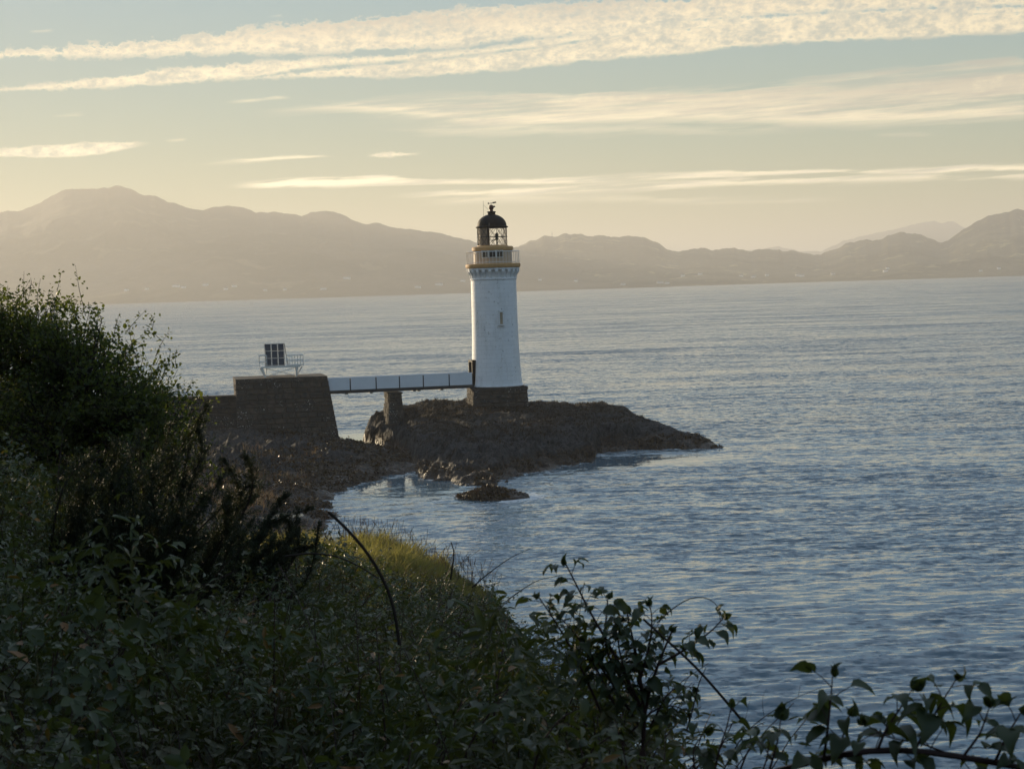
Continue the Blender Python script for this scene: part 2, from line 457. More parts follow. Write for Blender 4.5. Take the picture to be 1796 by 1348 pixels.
def m_stone(g, o):
    p = geo_pos(g)
    info = g.new('ShaderNodeObjectInfo')
    n = g.noise(p, 2.2, 6, .65); n2 = g.noise(p, 9, 4, .6)
    c = g.mix(info.outputs['Random'], (.054, .045, .039), (.100, .080, .062))
    c = g.mix(g.ss(n, .42, .62), c, (.050, .046, .042))
    lich = g.m('MULTIPLY', g.ss(n2, .60, .66), g.ss(g.noise(p, .55, 3), .52, .60))
    c = g.mix(lich, c, (.50, .48, .42))
    return principled(g, c, .9, .2, n2, 0, .04, .9)
M_STONE = material('weathered_sandstone', m_stone)
def m_mortar(g, o):
    n = g.noise(geo_pos(g), 3, 5, .6)
    return principled(g, g.mix(n, (.07, .055, .045), (.14, .11, .085)), .95, .1, n, 0, .03)
M_MORTAR = material('dark_mortar', m_mortar)
def m_rock(g, o):
    p = geo_pos(g)
    sp = g.new('ShaderNodeSeparateXYZ'); g.l.new(p, sp.inputs[0]); z = sp.outputs[2]
    mp = g.new('ShaderNodeMapping'); g.l.new(p, mp.inputs[0]); mp.inputs['Rotation'].default_value = (0.1, .25, .35); mp.inputs['Scale'].default_value = (1.6, 1.6, .35)
    n = g.noise(p, .55, 6, .62); n2 = g.noise(mp.outputs[0], 2.4, 6, .65); n3 = g.noise(p, 7, 4, .65)
    rock = g.mix(g.ss(n2, .35, .65), (.008, .008, .008), (.050, .050, .049))  # crevice shade put into the rock colour: hollows darker
    weed = g.mix(g.ss(n3, .38, .62), (.008, .005, .003), (.070, .038, .014))
    grass = g.mix(g.ss(n3, .4, .62), (.010, .008, .005), (.042, .029, .015))
    zj = g.m('ADD', z, g.m('MULTIPLY', g.m('SUBTRACT', n, .5), 2.6))
    c = g.mix(g.m('MULTIPLY', g.ss(zj, 1.25, .55), g.ss(n2, .36, .52)), rock, weed)
    c = g.mix(g.m('MULTIPLY', g.ss(zj, 1.9, 2.6), .85), c, grass)
    lich = g.m('MULTIPLY', g.ss(n3, .64, .70), g.ss(n, .5, .6))
    c = g.mix(g.m('MULTIPLY', lich, .6), c, (.36, .34, .28))
    wet = g.ss(zj, .9, .2, .82, .45)
    h = g.m('ADD', g.m('MULTIPLY', n2, 1.0), g.m('MULTIPLY', n3, .45))
    return principled(g, c, wet, .35, h, 0, .40, 1.0)
M_ROCK = material('shore_rock', m_rock)
def m_hill(c0, c1, c2, sc):
    def f(g, o):
        p = geo_pos(g)
        n = g.noise(p, sc, 6, .62); n2 = g.noise(p, sc * 4, 5, .65)
        c = g.mix(g.ss(n, .38, .62), c0, c1)
        c = g.mix(g.m('MULTIPLY', g.ss(n2, .56, .66), .7), c, c2)
        return principled(g, c, .95, .05, n2, 0, 18, .8)
    return f
M_HILL_A = material('moor_hillside', m_hill((.10, .08, .055), (.035, .035, .024), (.17, .14, .085), .0022))
M_HILL_B = material('moor_and_fields', m_hill((.09, .08, .05), (.010, .013, .008), (.38, .33, .16), .0035))
M_HILL_C = material('far_mountain', m_hill((.08, .08, .075), (.06, .06, .06), (.1, .1, .09), .001))
def m_soil(g, o):
    n = g.noise(geo_pos(g), 3, 5, .6)
    return principled(g, g.mix(n, (.015, .016, .010), (.045, .040, .022)), .95, .1, n, 0, .05)
M_SOIL = material('dark_soil', m_soil)
def leafmat(name, c0, c1, c2, trans=.35, rough=.45, spec=.35, odd=None, tc=(.22, .26, .03)):
    """c0..c1 common colours, c2 rarer one; per-leaf variation"""
    def f(g, o):
        geo = g.new('ShaderNodeNewGeometry'); r = geo.outputs['Random Per Island']
        info = g.new('ShaderNodeObjectInfo')
        r = g.m('FRACT', g.m('ADD', r, info.outputs['Random']))
        big = g.noise(geo.outputs['Position'], 1.3, 3, .5)
        c = g.mix(r, c0, c1)
        c = g.mix(g.m('MULTIPLY', g.ss(big, .44, .62), .75), c, c2)
        if odd: c = g.mix(g.m('GREATER_THAN', g.m('FRACT', g.m('MULTIPLY', r, 37.7)), .975), c, odd)
        p = g.new('ShaderNodeBsdfPrincipled'); g.l.new(c, p.inputs['Base Color'])
        p.inputs['Roughness'].default_value = rough; p.inputs['Specular IOR Level'].default_value = spec
        t = g.new('ShaderNodeBsdfTranslucent')
        hs = g.mix(.5, c, tc); g.l.new(hs, t.inputs[0])
        mx = g.new('ShaderNodeMixShader'); mx.inputs[0].default_value = trans
        g.l.new(p.outputs[0], mx.inputs[1]); g.l.new(t.outputs[0], mx.inputs[2])
        return mx.outputs[0]
    return material(name, f)
M_BRAMBLE = leafmat('bramble_leaf', (.026, .038, .014), (.066, .082, .030), (.062, .054, .022), .20, .48, .30, odd=(.16, .07, .015))
M_BUSHLEAF = leafmat('bush_leaf', (.028, .044, .014), (.064, .084, .024), (.062, .068, .018), .42, .5, .2)
M_BIGLEAF = leafmat('broad_leaf', (.026, .040, .018), (.046, .066, .028), (.04, .048, .02), .25, .48, .28)
M_GORSE = leafmat('gorse_needle', (.014, .020, .011), (.030, .036, .018), (.028, .026, .012), .08, .6, .2)
M_GRASS = leafmat('grass_blade', (.085, .088, .034), (.20, .17, .075), (.12, .10, .045), .5, .6, .15, tc=(.54, .48, .10))
M_DRYGRASS = leafmat('dry_grass_blade', (.10, .075, .045), (.22, .16, .10), (.16, .07, .05), .3, .7, .1, tc=(.30, .22, .12))
M_WEED = leafmat('seaweed_frond', (.012, .007, .003), (.048, .025, .008), (.070, .044, .012), .15, .45, .4, tc=(.10, .055, .015))
M_HEATH = leafmat('heath_blade', (.012, .008, .005), (.040, .026, .013), (.034, .024, .011), .2, .65, .12, tc=(.08, .05, .02))
M_COARSE = leafmat('coarse_grass_blade', (.035, .045, .016), (.09, .08, .035), (.11, .075, .04), .3, .6, .15, tc=(.14, .12, .04))
M_BARK = plain('dark_bark', (.035, .026, .020), .85, .25, 14, 0, .15)
M_STEM = plain('bramble_stem', (.045, .022, .018), .6, .25, 20, 0, .25)

# ------------------------------------------------------------------ sea
def calm_at(X, Y):
    """1 = sheltered, nearly smooth water in the lee of the rocks"""
    def blob(cx, cy, rx, ry, rot=0.0):
        c, s = math.cos(rot), math.sin(rot)
        u = ((X - cx) * c + (Y - cy) * s) / rx; v = (-(X - cx) * s + (Y - cy) * c) / ry
        return np.exp(-(u * u + v * v))
    n = fbm(X * .05, Y * .10, 31, 3)
    k = 1.25 * blob(-7.6, 137, 5.0, 9) + .95 * blob(8, 150, 13, 7.5, .1) + .80 * blob(22, 150, 17, 4.5, -.04) + .28 * blob(-5, 112, 9, 14) + 1.0 * blob(-15, 184, 3.5, 9)
    r = np.hypot(X, Y)                       # the bay under the bank is a little quieter than the open sound
    return np.clip(k * (1 + 1.1 * n) + .26 * sstep(r, 230, 80) * (1 + .8 * n), 0, 1)
def build_sea():
    y1 = np.linspace(500, 38, 610)                     # ring radii tighten towards the camera
    r = np.concatenate([[2, 12, 25, 38, 48], CAM_Z * 1938 / y1, np.geomspace(760, 60000, 40)])
    th = np.concatenate([np.linspace(-1.45, -.34, 24), np.linspace(-.30, .30, 335), np.linspace(.34, 1.45, 24)])
    R, T = np.meshgrid(r, th, indexing='ij')
    X = R * np.sin(T); Y = R * np.cos(T)
    dr = np.gradient(r)[:, None] * np.ones_like(R)
    H = np.zeros_like(R); calm = calm_at(X, Y)
    rg = np.random.default_rng(5)
    for i in range(64):
        lam = .7 * (7 / .7) ** (i / 63.0)
        ang = rad(90 + 14) + rg.normal(0, .42)          # travel direction, roughly towards / away from the viewer
        k = 2 * PI / lam
        slope = .026 * (lam / 2) ** -.6
        amp = slope / k
        fade = np.clip((lam / (2.6 * dr)) - .6, 0, 1)
        ph = rg.uniform(0, 2 * PI)
        w = k * (X * math.cos(ang) + Y * math.sin(ang)) + ph
        H += amp * fade * (np.sin(w) + .18 * np.cos(2 * w))
    gust = .75 + .9 * fbm(X * .018, Y * .05, 77, 3)
    H *= (1 - .93 * calm) * np.clip(gust, .35, 1.4)
    V = np.stack([X, Y, H], -1).reshape(-1, 3)
    def f(g, o):
        at_ = g.new('ShaderNodeAttribute'); at_.attribute_name = 'calm'; cf = at_.outputs['Fac']
        p = geo_pos(g)
        def rip(sx, sy, rz, sc, det):
            mp = g.new('ShaderNodeMapping'); g.l.new(p, mp.inputs[0]); mp.inputs['Scale'].default_value = (sx, sy, 1); mp.inputs['Rotation'].default_value = (0, 0, rz)
            return g.noise(mp.outputs[0], sc, det, .6, 0, True)
        def vm(op, a, b=None, sc=None):
            n = g.new('ShaderNodeVectorMath', operation=op); g.l.new(a, n.inputs[0])
            if b is not None: g.put(n.inputs[1], b)
            if sc is not None: g.put(n.inputs['Scale'], sc)
            return n.outputs[0]
        gst = rip(.25, 1, .12, .035, 3)
        spg = g.new('ShaderNodeSeparateColor'); g.l.new(gst, spg.inputs[0])
        amt = g.m('MULTIPLY', g.m('SUBTRACT', 1, g.m('MULTIPLY', cf, .95)), g.ss(spg.outputs[0], .3, .7, .75, 1.2))
        tot = None
        for (sx, sy, rz, sc, det, k) in ((.70, 1, -.12, 4.6, 2, WAVE_K[0]), (.60, 1, .16, 2.4, 2, WAVE_K[1]), (.50, 1, .04, 1.05, 2, WAVE_K[2]), (.32, 1, .10, .14, 2, WAVE_K[3]), (.22, 1, .06, .035, 2, WAVE_K[4])):
            v = vm('SCALE', vm('SUBTRACT', rip(sx, sy, rz, sc, det), (.5, .5, .5)), None, k)
            tot = v if tot is None else vm('ADD', tot, v)
        tot = vm('MULTIPLY', vm('SCALE', tot, None, amt), (.75, 1.0, 0))
        # wind waves are lopsided: steep on the lee side (towards -y), gentle on the windward side
        st_ = g.new('ShaderNodeSeparateXYZ'); g.l.new(tot, st_.inputs[0])
        yy = g.m('ADD', g.m('MULTIPLY', g.m('MINIMUM', st_.outputs[1], 0.0), 1.6), g.m('MULTIPLY', g.m('MAXIMUM', st_.outputs[1], 0.0), .25))
        yy = g.m('SUBTRACT', yy, g.m('MULTIPLY', amt, .06))
        tot = g.xyz(st_.outputs[0], yy, 0.0)
        nn = g.new('ShaderNodeNewGeometry').outputs['Normal']
        sh = g.new('ShaderNodeBsdfPrincipled')
        sh.inputs['Base Color'].default_value = (.090, .140, .170, 1)
        g.put(sh.inputs['Roughness'], g.m('MULTIPLY_ADD', cf, -.05, .10)); sh.inputs['IOR'].default_value = 1.333
        g.l.new(vm('NORMALIZE', vm('ADD', nn, tot)), sh.inputs['Normal'])
        af = g.new('ShaderNodeAttribute'); af.attribute_name = 'foam'
        fn = g.noise(p, 2.2, 5, .7)
        fm = g.m('MULTIPLY', g.ss(g.m('ADD', fn, g.m('MULTIPLY', af.outputs['Fac'], .36)), .68, .82), .55)
        fd = g.new('ShaderNodeBsdfDiffuse'); fd.inputs[0].default_value = (.72, .73, .72, 1)
        mxs = g.new('ShaderNodeMixShader'); g.put(mxs.inputs[0], fm); g.l.new(sh.outputs[0], mxs.inputs[1]); g.l.new(fd.outputs[0], mxs.inputs[2])
        return mxs.outputs[0]
    me = mesh_np('sea', V, grid_faces(len(r), len(th))[:, ::-1], True, material('sea_water', f))
    atr = me.attributes.new('calm', 'FLOAT', 'POINT'); atr.data.foreach_set('value', calm.ravel().astype(np.float32))
    near = (R < 230) & (np.abs(T) < .3)
    Xn, Yn = X[near], Y[near]
    land = np.maximum(islet_z(Xn, Yn), shore_z(Xn, Yn))
    c = on_z(860, 872); land = np.maximum(land, .5 - .5 * np.sqrt(((Xn - c[0]) / 2.7) ** 2 + ((Yn - c[1]) / 2.6) ** 2))
    foam = np.zeros_like(X); foam[near] = np.clip(1 + land * 2.4, 0, 1) * np.where((np.abs(Xn - c[0] - 1) < 6) & (np.abs(Yn - c[1]) < 5), 1.15, .75) * (.25 + .75 * (fbm(Xn * .3, Yn * .2, 88, 3) > -.08))
    af = me.attributes.new('foam', 'FLOAT', 'POINT'); af.data.foreach_set('value', foam.ravel().astype(np.float32))
    o = link('sea', me); tag(o, kind='structure')
WAVE_K = (1.0, 1.5, 1.0, .65, .55)
def build_seabed():
    m = MB().add([(-62000, -4000, -30), (62000, -4000, -30), (62000, 62000, -30), (-62000, 62000, -30)], [(0, 1, 2, 3)])
    tag(m.build('seabed', M_SOIL), kind='structure')
build_seabed()

# ------------------------------------------------------------------ hills across the sound
RIDGE_A = [(-700, 470), (-400, 420), (-200, 390), (0, 372), (30, 371), (58, 362), (80, 351), (100, 339), (115, 333), (130, 331), (180, 330), (195, 327), (212, 325), (235, 333), (252, 343), (272, 344), (290, 351), (330, 366), (355, 368), (375, 362), (400, 360), (420, 361), (434, 366), (448, 374), (475, 371), (500, 374), (516, 376), (530, 380), (545, 373), (575, 370), (592, 374), (606, 377), (618, 386), (630, 391), (650, 393), (660, 390), (675, 394), (692, 399), (720, 402), (780, 411), (815, 420), (850, 428), (905, 437), (950, 443), (985, 446), (1020, 455), (1050, 463), (1090, 474), (1120, 484), (1150, 494), (1180, 502)]
RIDGE_B = [(700, 460), (800, 450), (870, 442), (905, 432), (940, 420), (955, 416), (975, 414), (990, 409), (1005, 411), (1030, 415), (1042, 413), (1065, 412), (1090, 415), (1130, 418), (1145, 424), (1160, 430), (1178, 440), (1190, 443), (1202, 437), (1215, 434), (1235, 434), (1250, 439), (1270, 436), (1285, 437), (1300, 440), (1320, 441), (1350, 437), (1375, 440), (1410, 444), (1440, 447), (1462, 438), (1490, 427), (1515, 423), (1540, 420), (1560, 413), (1580, 409), (1605, 408), (1620, 415), (1635, 422), (1650, 424), (1663, 420), (1675, 414), (1690, 402), (1703, 394), (1715, 387), (1730, 380), (1750, 374), (1775, 368), (1796, 367), (1900, 352), (2100, 372), (2400, 400)]
RIDGE_C = [(1150, 470), (1250, 450), (1300, 441), (1330, 437), (1365, 433), (1385, 437), (1405, 440), (1440, 440), (1460, 430), (1480, 422), (1510, 414), (1540, 408), (1560, 404), (1580, 399), (1600, 395), (1618, 389), (1630, 388), (1640, 386), (1650, 391), (1662, 388), (1672, 388), (1685, 396), (1700, 402), (1760, 420), (1850, 440), (2000, 465)]
def hill_layer(name, ridge, Ds, Dr, mat, seed, rough, rows=60, power=1.15, cols=480):
    tx = []; zr = []
    for px, py in ridge:
        p = at(px, py, Dr); tx.append(p[0] / Dr); zr.append(p[2])
    tx = np.array(tx); zr = np.array(zr)
    t = np.linspace(tx[0], tx[-1], cols)
    s = np.concatenate([np.linspace(0, 1, rows), 1 + np.linspace(.08, .9, 10)])
    def height(T, S):
        D = Ds + (Dr - Ds) * S
        X = T * D
        ridge_z = np.interp(T, tx, zr) + rough * fbm(T * 260, T * 0 + seed, seed, 4)
        up = np.clip(S, 0, 1) ** power
        h = ridge_z * up
        h = h + (.45 * np.abs(ridge_z) + 14) * fbm(X / 700, D / 900, seed + 3, 6, .58) * np.clip(S * (1 - S) * 4, 0, 1) * (S < 1)
        h = np.where(S > 1, ridge_z * (1 - 1.2 * (S - 1)), h)
        h = h - 3 * np.exp(-np.clip(S, 0, None) * 60)
        return X, D, np.maximum(h, -25)
    S, T = np.meshgrid(s, t, indexing='ij')
    wob = fbm(T * 22, T * 0, seed + 8, 4) * (Dr - Ds) * .10
    X, D, Z = height(T, S)
    D2 = D + wob * np.clip(1 - S, 0, 1)
    V = np.stack([T * D2, D2, Z], -1).reshape(-1, 3)
    o = link(name, mesh_np(name, V, grid_faces(len(s), len(t)), True, mat)); tag(o, kind='structure')
    from mathutils.bvhtree import BVHTree
    return o
HA = hill_layer('hills', RIDGE_A, 5000, 7000, M_HILL_A, 3, 9)
HB = hill_layer('hills', RIDGE_B, 5200, 7300, M_HILL_B, 9, 16, power=1.7)
HC = hill_layer('mountains', RIDGE_C, 12000, 14500, M_HILL_C, 21, 14, rows=30)

# ------------------------------------------------------------------ rock islet and shore
def ridged(x, y, seed, octv=4):
    r = 0; w = 1; tot = 0
    for o in range(octv):
        n = 1 - np.abs(2 * vnoise(x * 2 ** o + 5.7 * o, y * 2 ** o + 3.1 * o, seed + o) - 1); r = r + w * n * n; tot += w; w *= .52
    return r / tot - .5
def relief(X, Y, Z, amp, seed):
    """broken, jointed rock: ridges along tilted strata, cracks and lumps"""
    u = X * .86 + Y * .5; v = -X * .5 + Y * .86
    wx = .9 * fbm(X * .3, Y * .3, seed + 5, 3)
    a = ridged(u * .85 + wx, v * .30 + wx, seed, 4)
    b = ridged(X * .38, Y * .38, seed + 20, 3)
    c = ridged(X * 1.7 + wx, Y * 1.2, seed + 40, 3)
    return amp * (1.5 * a + 1.3 * b + .8 * c)
RIDGE_I = [(640, 752, 179), (650, 730, 180), (662, 721, 181), (700, 711, 182), (740, 706, 182), (770, 702, 183), (815, 702, 183), (870, 701, 183), (925, 702, 182), (980, 705, 180), (1050, 708, 177), (1090, 714, 175), (1120, 728, 173), (1160, 742, 170), (1200, 757, 166), (1240, 768, 163.5), (1256, 781, 162.7)]
SHORE_I = [(636, 776), (660, 781), (690, 790), (720, 812), (735, 838), (770, 844), (815, 851), (850, 850), (880, 847), (905, 838), (930, 829), (985, 819), (1020, 813), (1042, 809), (1044, 795), (1060, 793), (1120, 789), (1180, 788), (1230, 787), (1264, 786.5)]
def islet_funcs():
    rt = np.array([at(a, b, d) for a, b, d in RIDGE_I]); st = np.array([on_z(a, b) for a, b in SHORE_I])
    return rt[:, 0] / rt[:, 1], rt, st[:, 0] / st[:, 1], st
_RT, _RP, _ST, _SP = islet_funcs()
def islet_z(X, Y, detail=True):
    T = X / Y
    rz = np.interp(T, _RT, _RP[:, 2]); rY = np.interp(T, _RT, _RP[:, 1]); sY = np.interp(T, _ST, _SP[:, 1])
    sY = sY + .8 * fbm(X * .35, Y * .15, 51, 3)
    s = (Y - sY) / np.maximum(rY - sY, 1.0)
    # steep rocky foot, then a gentle back
    prof = np.where(s < 0, s * 3.0, .52 * sstep(s, -.02, .28) + .48 * np.clip(s, 0, 1) ** 1.1)
    z = rz * prof
    pk = .70 * np.exp(-((X + 10.4) / 2.3) ** 2 - ((Y - 172.6) / 4.2) ** 2)
    z = z * (1 - pk) + np.minimum(z, 1.6) * pk
    back = np.clip(Y - rY, 0, None)
    z = np.where(Y > rY, rz - .05 * back - .04 * back ** 2, z)
    # left end is a cliff, right end runs out into the sea
    left = (T - _RT[0]) * 180
    z = z - np.where(left < 0, 1.0, 0) * np.clip(-left, 0, 3) * 4.5
    right = (T - _ST[-1]) * 165
    z = z - np.clip(right, 0, 10) * .9
    if detail:
        tz = z * 1.25 + 1.1 * fbm(X * .22, Y * .16, 65, 4) + .22 * X * .3
        fr = tz - np.floor(tz)
        z = z + .62 * (sstep(fr, .55, .95) - fr) * sstep(z, .2, .9) * (1 - .8 * sstep(s, .62, .9))
        a = .24 + .34 * sstep(1 - np.abs(s - .2), .6, 1)
        flat = np.exp(-(((X + 1.3) / 5.5) ** 2 + ((Y - 178) / 6) ** 2))
        z = z + relief(X, Y, z, a * (1 - .75 * flat) * sstep(rz, .1, 1.5) + .12, 61)
    return np.maximum(z, -1.6)
def build_islet():
    xs = np.arange(-17, 21, .18); ys = np.arange(136, 194, .22)
    X, Y = np.meshgrid(xs, ys)
    Z = islet_z(X, Y)
    # push cliff faces sideways a little so they are not smooth ramps
    dx = .34 * fbm(X * 1.3 + Z * 1.1, Y * 1.3 - Z, 5, 3); dy = .5 * fbm(X * 1.1 - Z, Y * 1.1 + Z * 1.3, 6, 3)
    V = np.stack([X + dx, Y + dy, Z], -1).reshape(-1, 3)
    o = link('rock_islet', mesh_np('rock_islet', V, grid_faces(len(ys), len(xs)), True, M_ROCK)); tag(o, kind='structure')
build_islet()

SHORE_M = np.array([on_z(*p)[:2] for p in [(604, 778), (640, 786), (700, 812), (722, 832), (700, 846), (690, 838), (640, 856), (600, 869), (562, 884), (556, 893), (566, 915), (540, 940)]])
def main_edge(Y):
    """x of the mainland waterline for a given distance"""
    ys = np.array([-10, 5, 20, 35, 60, 90, 108, 116, 121, 127.5, 131, 136.5, 141, 145, 148, 152, 158, 168, 174, 178, 182, 200, 260])
    xs = np.array([9, 6, 3, -1, -6, -10.5, -11.8, -11.6, -11.5, -12.9, -12.6, -11.9, -10.8, -8.9, -7.2, -6.8, -7.6, -10, -13.5, -15.6, -16.5, -22, -40])
    return np.interp(Y, ys, xs)
def shore_z(X, Y):
    e = main_edge(Y) + 1.1 * fbm(X * .16, Y * .16, 41, 4)
    d = e - X
    z = np.where(d > 0, 1.55 * (1 - np.exp(-d / 5.5)) + .045 * np.clip(d - 4, 0, None), d * .35)
    z = z + .10 * np.clip(d - 16, 0, None) ** 1.15
    a = np.clip(.36 + .035 * d, .3, .75)
    z = z + relief(X, Y, z, a, 71)
    # rock-pool hollows
    for cx, cy, rx, ry, zz in POOLS:
        k = np.exp(-(((X - cx) / rx) ** 2 + ((Y - cy) / ry) ** 2) ** 2)
        z = z * (1 - k) + (zz - .35) * k
    return np.maximum(z, -1.5)
POOLS = []
for _px, _py, _rx, _ry in ((478, 905, 1.7, 1.5), (412, 948, 1.6, 1.2)):
    _q = on_z(_px, _py, .75); POOLS.append((_q[0], _q[1], _rx, _ry, .75))
def build_shore():
    xs = np.concatenate([np.arange(-75, -34, 1.2), np.arange(-34, -3, .24)]); ys = np.concatenate([np.arange(30, 95, 1.2), np.arange(95, 190, .26), np.arange(190, 230, 2)])
    X, Y = np.meshgrid(xs, ys)
    Z = shore_z(X, Y)
    dx = .15 * fbm(X * 1.4 + Z, Y * 1.3, 15, 3); dy = .2 * fbm(X * 1.2, Y * 1.2 + Z, 16, 3)
    V = np.stack([X + dx, Y + dy, Z], -1).reshape(-1, 3)
    o = link('shore', mesh_np('shore', V, grid_faces(len(ys), len(xs)), True, M_ROCK)); tag(o, kind='structure')
build_shore()
def build_pools():
    def f(g, o):
        return principled(g, (.02, .03, .035), .05, .5, g.noise(geo_pos(g), 4, 2), 0, .01)
    mt = material('pool_water', f)
    for cx, cy, rx, ry, zz in POOLS:
        n = 24
        m = MB().add([(cx + rx * 1.1 * math.cos(2 * PI * k / n), cy + ry * 1.1 * math.sin(2 * PI * k / n), zz) for k in range(n)], [tuple(range(n))])
        tag(m.build('rock_pool_water', mt), kind='structure')
build_pools()
def build_skerry():
    c = on_z(860, 872)
    xs = np.linspace(-3.2, 3.4, 70); ys = np.linspace(-3.2, 3.6, 60)
    X, Y = np.meshgrid(xs, ys)
    r = np.sqrt((X / (2.2 + .5 * (X > 0))) ** 2 + (Y / 2.3) ** 2) + .30 * fbm(X * .6, Y * .6, 3, 3)
    Z = .66 * np.clip(1 - r, -1, 1) ** 1.0 + .26 * ridged(X * 1.0, Y * 1.0, 8, 4) + .20 * ridged(X * 2.6, Y * 2.6, 9, 3) + .05
    Z = np.where(r > 1, np.minimum(Z, -.05 - (r - 1)), Z)
    V = np.stack([X, Y, Z], -1).reshape(-1, 3)
    o = link('tidal_rock', mesh_np('tidal_rock', V, grid_faces(60, 70), True, M_ROCK))
    o.location = (c[0], c[1], .02)
    tag(o, 'small low rock covered in brown seaweed standing alone in the water off the islet', 'rock')
build_skerry()
build_sea()

# ------------------------------------------------------------------ masonry
def stone_meshes():
    out = []
    for k in range(6):
        rg = random.Random(k); m = MB()
        vs = []
        for z0, ins in ((-.5, 0),):
            pass
        # a block with its outer (-y) face pillowed
        j = lambda a: rg.uniform(-a, a)
        b = [(-.5, .5, -.5), (.5, .5, -.5), (.5, .5, .5), (-.5, .5, .5)]
        f0 = [(-.5 + j(.02), -.32, -.5 + j(.02)), (.5 + j(.02), -.32, -.5 + j(.02)), (.5 + j(.02), -.32, .5 + j(.02)), (-.5 + j(.02), -.32, .5 + j(.02))]
        f1 = [(-.42 + j(.04), -.5 + j(.06), -.38 + j(.05)), (.42 + j(.04), -.5 + j(.06), -.38 + j(.05)), (.42 + j(.04), -.5 + j(.06), .38 + j(.05)), (-.42 + j(.04), -.5 + j(.06), .38 + j(.05))]
        m.add(b + f0 + f1, [(0, 3, 2, 1), (0, 1, 5, 4), (1, 2, 6, 5), (2, 3, 7, 6), (3, 0, 4, 7), (4, 5, 9, 8), (5, 6, 10, 9), (6, 7, 11, 10), (7, 4, 8, 11), (8, 9, 10, 11)])
        # orient outwards
        me = m.mesh('stone', M_STONE)
        out.append(me)
    return out
STONES = stone_meshes()
def lay(parent, org, ux, un, length, height, course, slen, batter=0.0, batter_l=0.0, batter_r=0.0, depth=.30, seed=0, proud=.06):
    """stones laid on a face: org = local bottom-left corner, ux = along the face, un = outward normal (local 2D)"""
    rg = random.Random(seed)
    nc = max(1, round(height / course)); hs = [rg.uniform(.72, 1.28) for _ in range(nc)]; tot = sum(hs); hs = [v * height / tot for v in hs]; zlo = 0
    ang = math.atan2(ux[1], ux[0])
    for c in range(nc):
        ch = hs[c]; zc = zlo + ch / 2; zlo += ch
        x0 = batter_l * zc; x1 = length - batter_r * zc
        n = max(1, round((x1 - x0) / slen)); cuts = [x0]
        for k in range(1, n):
            cuts.append(x0 + (x1 - x0) * (k + (.5 if c % 2 else 0) * (1 if n > 1 else 0) * .6 + rg.uniform(-.34, .34)) / n)
        cuts.append(x1); cuts = sorted(cuts)
        for a, b in zip(cuts, cuts[1:]):
            if b - a < .06: continue
            o = bpy.data.objects.new('stone', rg.choice(STONES)); COL.objects.link(o); o.parent = parent
            p = rg.uniform(0, proud)
            xm = (a + b) / 2; inn = -batter * zc - depth / 2 + p
            o.location = (org[0] + ux[0] * xm + un[0] * inn, org[1] + ux[1] * xm + un[1] * inn, org[2] + zc)
            o.rotation_euler = (rg.gauss(0, .012), rg.gauss(0, .010), ang + rg.gauss(0, .012))
            o.scale = (b - a - .022, depth, ch - .02)
ROT_B = rad(10.5)
def build_abutment():
    W, H, DP = 9.12, 5.95, 6.5
    p = at(413, 668, 172.0); z_top = p[2]
    base = z_top - H
    t = thing('stone_abutment', (p[0], p[1], base), 'high dark battered stone block with solar panels standing on top of it', 'abutment', ROT_B)
    bt = .055; br = .155
    m = MB()
    e = .12
    m.add([(e, e, -1.2), (W + .155 * 1.2, e - .06, -1.2), (W + .155 * 1.2, DP, -1.2), (e, DP, -1.2), (e + .02, e + bt * H, H - .01), (W - br * H, e + bt * H, H - .01), (W - br * H, DP, H - .01), (e, DP, H - .01)],
          [(3, 2, 1, 0), (4, 5, 6, 7), (0, 1, 5, 4), (1, 2, 6, 5), (2, 3, 7, 6), (3, 0, 4, 7)])
    m.build('wall_core', M_MORTAR, t)
    lay(t, (0, 0, -.3), (1, 0), (0, -1), W + br * .3, H + .3, .44, .82, bt, 0, br, .32, 1)
    # left side, upper part above the lower wall
    lay(t, (.10, DP, H - 2.2), (0, -1), (-1, 0), DP - .45, 2.2, .44, .9, 0, 0, 0, .3, 2)
    # paving slabs on top
    k = 0
    for i in range(5):
        x0 = (W - br * H) * i / 5; x1 = (W - br * H) * (i + 1) / 5
        for j in range(3):
            y0 = bt * H + .0 + (DP - .4) * j / 3; y1 = bt * H + (DP - .4) * (j + 1) / 3
            o = MB().box(((x0 + x1) / 2, (y0 + y1) / 2, H + .06), (x1 - x0 - .02, y1 - y0 - .02, .13)).build('paving_slab', M_STONE, t)
    return t, z_top
ABUT, ABUT_TOP = build_abutment()
def abut_pt(lx, ly, z):
    ca, sa = math.cos(ROT_B), math.sin(ROT_B); L = ABUT.location
    return np.array([L.x + lx * ca - ly * sa, L.y + lx * sa + ly * ca, z])
